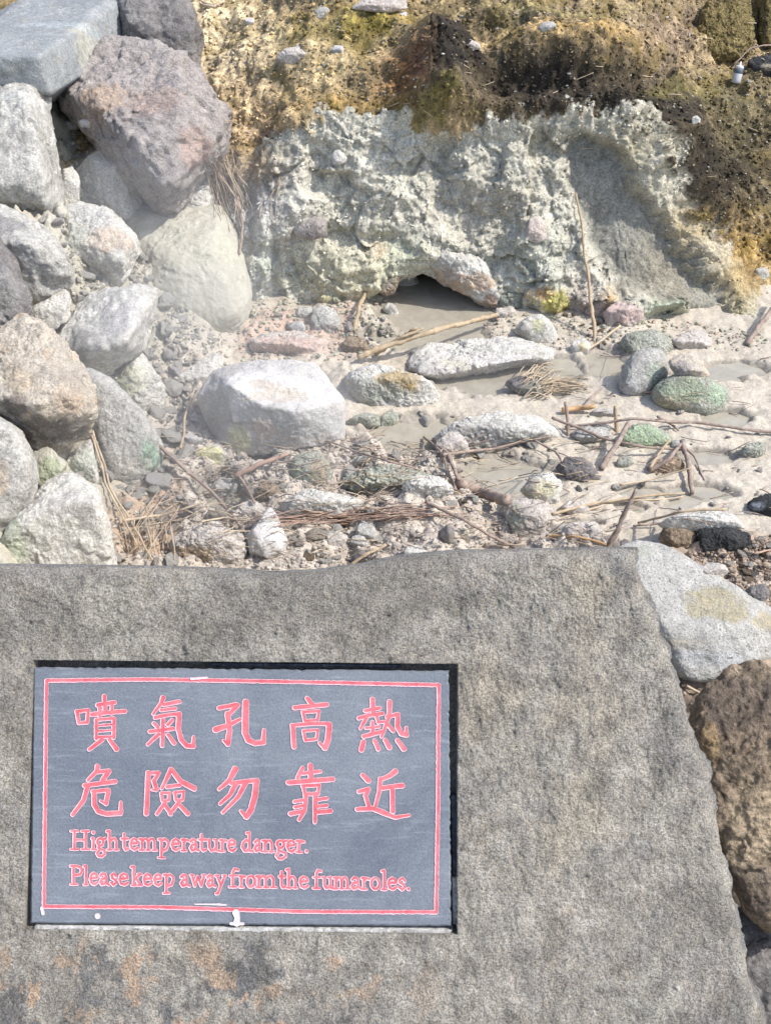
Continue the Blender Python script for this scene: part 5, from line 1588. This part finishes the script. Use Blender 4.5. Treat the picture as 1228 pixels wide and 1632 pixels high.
c6 = [W_(50, (306, 740), (298, 780), (218, 862), w1=30), W_(38, (310, 786), (405, 778)), W_(46, (406, 780), (350, 862)), W_(42, (190, 908), (320, 890), (462, 872)), W_(48, (218, 912), (180, 1040), (82, 1168), w1=34),
      W_(36, (262, 962), (402, 948)), W_(44, (402, 954), (380, 1066)), W_(34, (380, 1072), (332, 1046), w1=24), W_(46, (274, 962), (276, 1080), (310, 1138), (380, 1160), (508, 1154)), W_(44, (512, 1148), (512, 1058), w1=28)]
c7 = [W_(46, (756, 795), (740, 1158)), W_(34, (752, 800), (848, 792)), W_(36, (848, 798), (806, 870)), W_(42, (806, 870), (828, 940)), W_(32, (826, 948), (792, 946), w1=22),
      W_(46, (960, 765), (876, 935), w1=28), W_(44, (962, 765), (1040, 868), (1166, 934), w1=52), W_(36, (924, 920), (1036, 905)),
      W_(28, (870, 977), (948, 972)), W_(30, (872, 977), (882, 1042)), W_(30, (946, 974), (938, 1038)), W_(26, (882, 1044), (938, 1040)),
      W_(28, (990, 972), (1073, 962)), W_(30, (994, 972), (1002, 1036)), W_(30, (1071, 964), (1062, 1032)), W_(26, (1002, 1040), (1062, 1034)),
      W_(38, (906, 1062), (832, 1162), w1=32), W_(38, (908, 1088), (958, 1160)), W_(38, (1030, 1055), (950, 1160)), W_(38, (1040, 1088), (1108, 1158), w1=44)]
c8 = [W_(58, (302, 762), (250, 862), (158, 942), w1=30), W_(42, (268, 890), (400, 872), (496, 862)), W_(54, (492, 868), (478, 1000), (446, 1120), (402, 1184)), W_(46, (400, 1182), (352, 1136), w1=28),
      W_(48, (306, 892), (258, 990), (168, 1070), w1=30), W_(50, (394, 884), (328, 1010), (192, 1148), w1=30)]
c9 = [W_(38, (176, 752), (132, 838)), W_(34, (166, 802), (334, 782)), W_(50, (246, 730), (250, 840)), W_(46, (52, 882), (250, 866), (444, 852)), W_(34, (178, 912), (326, 904)), W_(34, (182, 914), (198, 984)),
      W_(34, (324, 908), (312, 984)), W_(34, (196, 986), (312, 980)), W_(44, (206, 1000), (194, 1130), (146, 1212), w1=34), W_(32, (102, 1052), (190, 1036)), W_(32, (108, 1102), (188, 1086)), W_(42, (68, 1160), (188, 1136)),
      W_(46, (290, 1000), (286, 1232), w1=36), W_(34, (300, 1036), (392, 1022)), W_(34, (300, 1096), (392, 1086)), W_(42, (300, 1146), (426, 1136))]
c10 = [W_(40, (712, 816), (762, 864), w1=50), W_(38, (678, 964), (764, 938)), W_(40, (762, 942), (736, 1000)), W_(38, (736, 1000), (766, 1092)), W_(40, (664, 1120), (800, 1112), (900, 1150), w1=48),
       W_(48, (890, 1148), (1000, 1192), (1126, 1172), w1=26), W_(50, (1002, 782), (950, 822), (872, 856), w1=36), W_(42, (870, 850), (860, 960), (826, 1092), w1=32), W_(44, (884, 930), (1066, 908)), W_(44, (974, 932), (980, 1140))]
for lst, x0 in ((c1, 100), (c2, 100), (c3, 320), (c4, 450), (c5, 450), (c6, 100), (c7, 100), (c8, 320), (c9, 450), (c10, 450)):
    paint('chinese_character', chars(x0, 1090, KA, lst), M['paint'])

SF = .42   # serif weight relative to a stem


def circ(cx, cy, rx, ry, n=14):
    return [(cx + rx * math.cos(2 * math.pi * k_ / n), cy + ry * math.sin(2 * math.pi * k_ / n)) for k_ in range(n + 1)]


def arch(x0, x1):
    return [(x0, .66), (x0 + (x1 - x0) * .35, .95), (x0 + (x1 - x0) * .72, .98), (x1, .74), (x1, 0)]


GL = {
    'H': [[(.2, 0), (.2, 1.6)], [(.8, 0), (.8, 1.6)], [(.2, .82), (.8, .82)], [(.02, 0), (.4, 0)], [(.6, 0), (.98, 0)], [(.02, 1.6), (.4, 1.6)], [(.6, 1.6), (.98, 1.6)]],
    'P': [[(.24, 0), (.24, 1.6)], [(.02, 0), (.56, 0)], [(.02, 1.6), (.55, 1.6), (.9, 1.42), (.94, 1.15), (.78, .86), (.24, .78)]],
    'i': [[(.5, 0), (.5, .98)], [(.05, 0), (.95, 0)], [(.12, .96), (.5, .98)], [(.5, 1.5)]],
    'g': [circ(.42, .66, .3, .32), [(.28, .34), (.22, .14), (.5, .02), (.85, -.12), (.9, -.38), (.6, -.6), (.25, -.58), (.08, -.36), (.28, -.06)], [(.68, .88), (.98, .98)]],
    'h': [[(.22, 0), (.22, 1.65)], [(.02, 1.6), (.22, 1.65)], arch(.22, .78), [(.02, 0), (.42, 0)], [(.6, 0), (.98, 0)]],
    't': [[(.42, 1.4), (.42, .22), (.6, .02), (.95, .12)], [(.05, .98), (.92, .98)]],
    'e': [[(.14, .55), (.86, .6), (.8, .86), (.5, 1), (.22, .84), (.12, .5), (.26, .14), (.56, .02), (.9, .2)]],
    'm': [[(.13, 0), (.13, .98)], [(.0, .96), (.13, .98)], arch(.13, .48), arch(.48, .85), [(0, 0), (.26, 0)], [(.38, 0), (.6, 0)], [(.74, 0), (1, 0)]],
    'n': [[(.2, 0), (.2, .98)], [(0, .96), (.2, .98)], arch(.2, .78), [(.0, 0), (.4, 0)], [(.6, 0), (1, 0)]],
    'p': [[(.26, -.62), (.26, .98)], [(.05, .96), (.26, .98)], [(.26, .8), (.55, 1), (.84, .78), (.88, .46), (.7, .08), (.45, .0), (.26, .18)], [(.02, -.64), (.54, -.64)]],
    'r': [[(.3, 0), (.3, .98)], [(.05, .96), (.3, .98)], [(.3, .66), (.55, .95), (.9, .9)], [(.0, 0), (.66, 0)]],
    'a': [[(.16, .8), (.4, 1), (.66, .88), (.7, .6), (.7, .16), (.98, .02)], [(.7, .58), (.3, .5), (.14, .25), (.3, .02), (.55, .08), (.7, .28)]],
    'u': [[(.2, .98), (.2, .3), (.36, .03), (.6, .08), (.76, .34)], [(.76, .98), (.76, .06), (1, 0)], [(.02, .98), (.2, .98)], [(.56, .98), (.76, .98)]],
    'd': [[(.72, 1.65), (.72, .05), (1, 0)], [(.52, 1.6), (.72, 1.65)], [(.72, .84), (.45, 1), (.18, .74), (.12, .38), (.3, .04), (.5, .03), (.72, .28)]],
    'l': [[(.5, 0), (.5, 1.65)], [(.05, 0), (.95, 0)], [(.1, 1.6), (.5, 1.65)]],
    's': [[(.84, .78), (.55, 1), (.22, .84), (.26, .62), (.74, .42), (.84, .2), (.5, 0), (.14, .2)]],
    'k': [[(.22, 0), (.22, 1.65)], [(.02, 1.6), (.22, 1.65)], [(.78, .96), (.28, .46)], [(.42, .58), (.86, .02)], [(.02, 0), (.42, 0)], [(.62, 0), (1, 0)], [(.6, .98), (.96, .98)]],
    'w': [[(.1, .98), (.3, .04), (.5, .86), (.72, .04), (.92, .98)], [(0, .98), (.24, .98)], [(.8, .98), (1, .98)]],
    'y': [[(.14, .98), (.52, .1)], [(.88, .98), (.52, .1), (.24, -.58), (.08, -.62)], [(0, .98), (.34, .98)], [(.68, .98), (1, .98)]],
    'f': [[(.36, 0), (.36, 1.28), (.55, 1.58), (.88, 1.5)], [(.05, .98), (.78, .98)], [(.02, 0), (.74, 0)]],
    'o': [circ(.5, .5, .36, .48)],
    '.': [[(.5, .08)]],
}
LINE1 = [('High', [(110, 143), (143.5, 152), (151, 169), (168, 190)]), ('temperature', [(191, 205), (204, 221), (220, 251), (250, 271), (270, 288), (287, 302), (299, 317), (314, 329), (327, 350), (348, 363), (360, 377)]),
         ('danger.', [(382, 403), (402, 418), (416, 438), (437, 458), (454, 472), (470, 487), (484, 492)])]
LINE2 = [('Please', [(110, 132), (131, 141), (140, 157), (155, 174), (173, 187), (186, 206)]), ('keep', [(207, 227), (225, 243), (242, 259), (258, 279)]), ('away', [(284, 303), (301, 328), (326, 344), (341, 361)]),
         ('from', [(363, 382), (379, 392), (389, 409), (406, 441)]), ('the', [(443, 455), (454, 475), (474, 493)]), ('fumaroles.', [(497, 514), (511, 532), (530, 558), (556, 577), (574, 590), (587, 608), (606, 618), (615, 634), (632, 648), (646, 655)])]
for line, vb, slope_ in ((LINE1, 1354.5, .0125), (LINE2, 1410.5, .0165)):
    for word, spans in line:
        strokes = []
        for ch, (xa, xb) in zip(word, spans):
            for s_ in GL[ch]:
                srf = len(s_) == 2 and s_[0][1] == s_[1][1] and ch not in 't'
                rr_ = 3.1 if len(s_) == 1 else (1.9 if srf else 2.45)
                bse = vb + slope_ * (xa - 110)
                strokes.append([(xa + 1.5 + q[0] * (xb - xa - 3), bse - q[1] * 18.2, rr_) for q in s_])
        paint('english_word', strokes, M['paint'], res=.4, wobble=.4)

fr = [(73, 1085), (230, 1083), (420, 1086), (699, 1092), (698, 1270), (695, 1455), (480, 1454), (250, 1447), (69, 1446), (71, 1270), (73, 1085)]
paint('painted_border', [[(a, b, 3.0) for a, b in fr]], M['paint'], res=.6, wobble=.7)
paint('paint_drip', [[(376, 1456, 5.5), (378, 1464, 4), (377, 1472, 5)], [(368, 1473, 2.0), (387, 1473, 2.0)]], bp2, lift=.0012)
paint('paint_dot', [[(155, 1461, 4.2)]], bp2, lift=.0008)
for seg_ in ([(352, 1442, .7), (310, 1442, .4), (360, 1443, .9)], [(305, 1082, 1.6), (330, 1080, 1.0)], [(66, 1448, 2.2), (68, 1457, 2.4)]):
    paint('paint_smear', [seg_], bp2, lift=.0009)

# mortar strip under the plaque, sealant in the right gap


def bar(name, mat, u0, v0, u1, v1, hpx, h0, h1, seed, amp=.0012, n=120):
    """a crumbly strip between two picture points on the stone face"""
    s_, t_ = st([u0, u1], [v0, v1])
    a, b = np.array([s_[0], t_[0]]), np.array([s_[1], t_[1]])
    nrm = np.array([-(b - a)[1], (b - a)[0]]); nrm /= np.linalg.norm(nrm)
    wdt = hpx * .00075
    m = 9
    f_, g_ = np.meshgrid(np.linspace(0, 1, n), np.linspace(-.5, .5, m))
    q = a + f_.ravel()[:, None] * (b - a) + (g_.ravel() * wdt)[:, None] * nrm
    q3 = np.stack([q[:, 0], q[:, 1], 0 * q[:, 0] + seed], 1)
    h_ = h0 + amp * fbm(q3, 160, 3) + amp * fbm(q3, 40, 2)
    edge = (np.abs(g_.ravel()) > .45) | (f_.ravel() < .003) | (f_.ravel() > .997)
    h_ = np.where(edge, h1, h_)
    return child(name, world(q[:, 0], q[:, 1], h_), grid_faces(m, n)[:, ::-1], mat, sign)


M['mortar'] = rock_mat('white_mortar', A(176, 175, 171), A(208, 207, 204), A(112, 112, 112), s1=60, contrast=.5, bump=.002)
M['sealant'] = rock_mat('dark_sealant', A(60, 64, 72), A(90, 96, 106), A(150, 156, 166), s1=40, contrast=.4, bump=.002)
bar('mortar_strip', M['mortar'], 48, 1481, 726, 1487, 8, -.003, -.03, 1)
bar('sealant_strip', M['sealant'], 724, 1270, 727, 1400, 11, -.016, -.03, 2)
bar('sealant_strip', M['mortar'], 726, 1404, 727, 1478, 11, -.012, -.03, 3)
bar('sealant_strip', M['sealant'], 330, 1060, 640, 1063, 6, -.018, -.03, 4)

# ------------------------------------------------------------------ thin steam drifting off the hot ground
bst = bpy.data.materials.new('steam'); bst.use_nodes = True
bst.node_tree.nodes.clear()
_o = bst.node_tree.nodes.new('ShaderNodeOutputMaterial'); _p = bst.node_tree.nodes.new('ShaderNodeVolumePrincipled')
_p.inputs['Color'].default_value = (.97, .97, .97, 1); _p.inputs['Density'].default_value = .33
bst.node_tree.links.new(_p.outputs[0], _o.inputs['Volume'])
V0, F0 = ico(4)
for (cu, cv, back, rx, ry, rz, nm) in STEAM:
    L = STEAM_AT[(cu, cv)]
    c = L - FW * back
    o = mk('steam', c + V0 * np.array([rx, ry, rz]) * (1 + .12 * fbm(V0, 1.3, 2, off=cu))[:, None], F0, bst)
    tag(o, nm, kind='stuff')
print('verts', sum(len(o.data.vertices) for o in S.objects if o.type == 'MESH'), 'objects', len(S.objects))
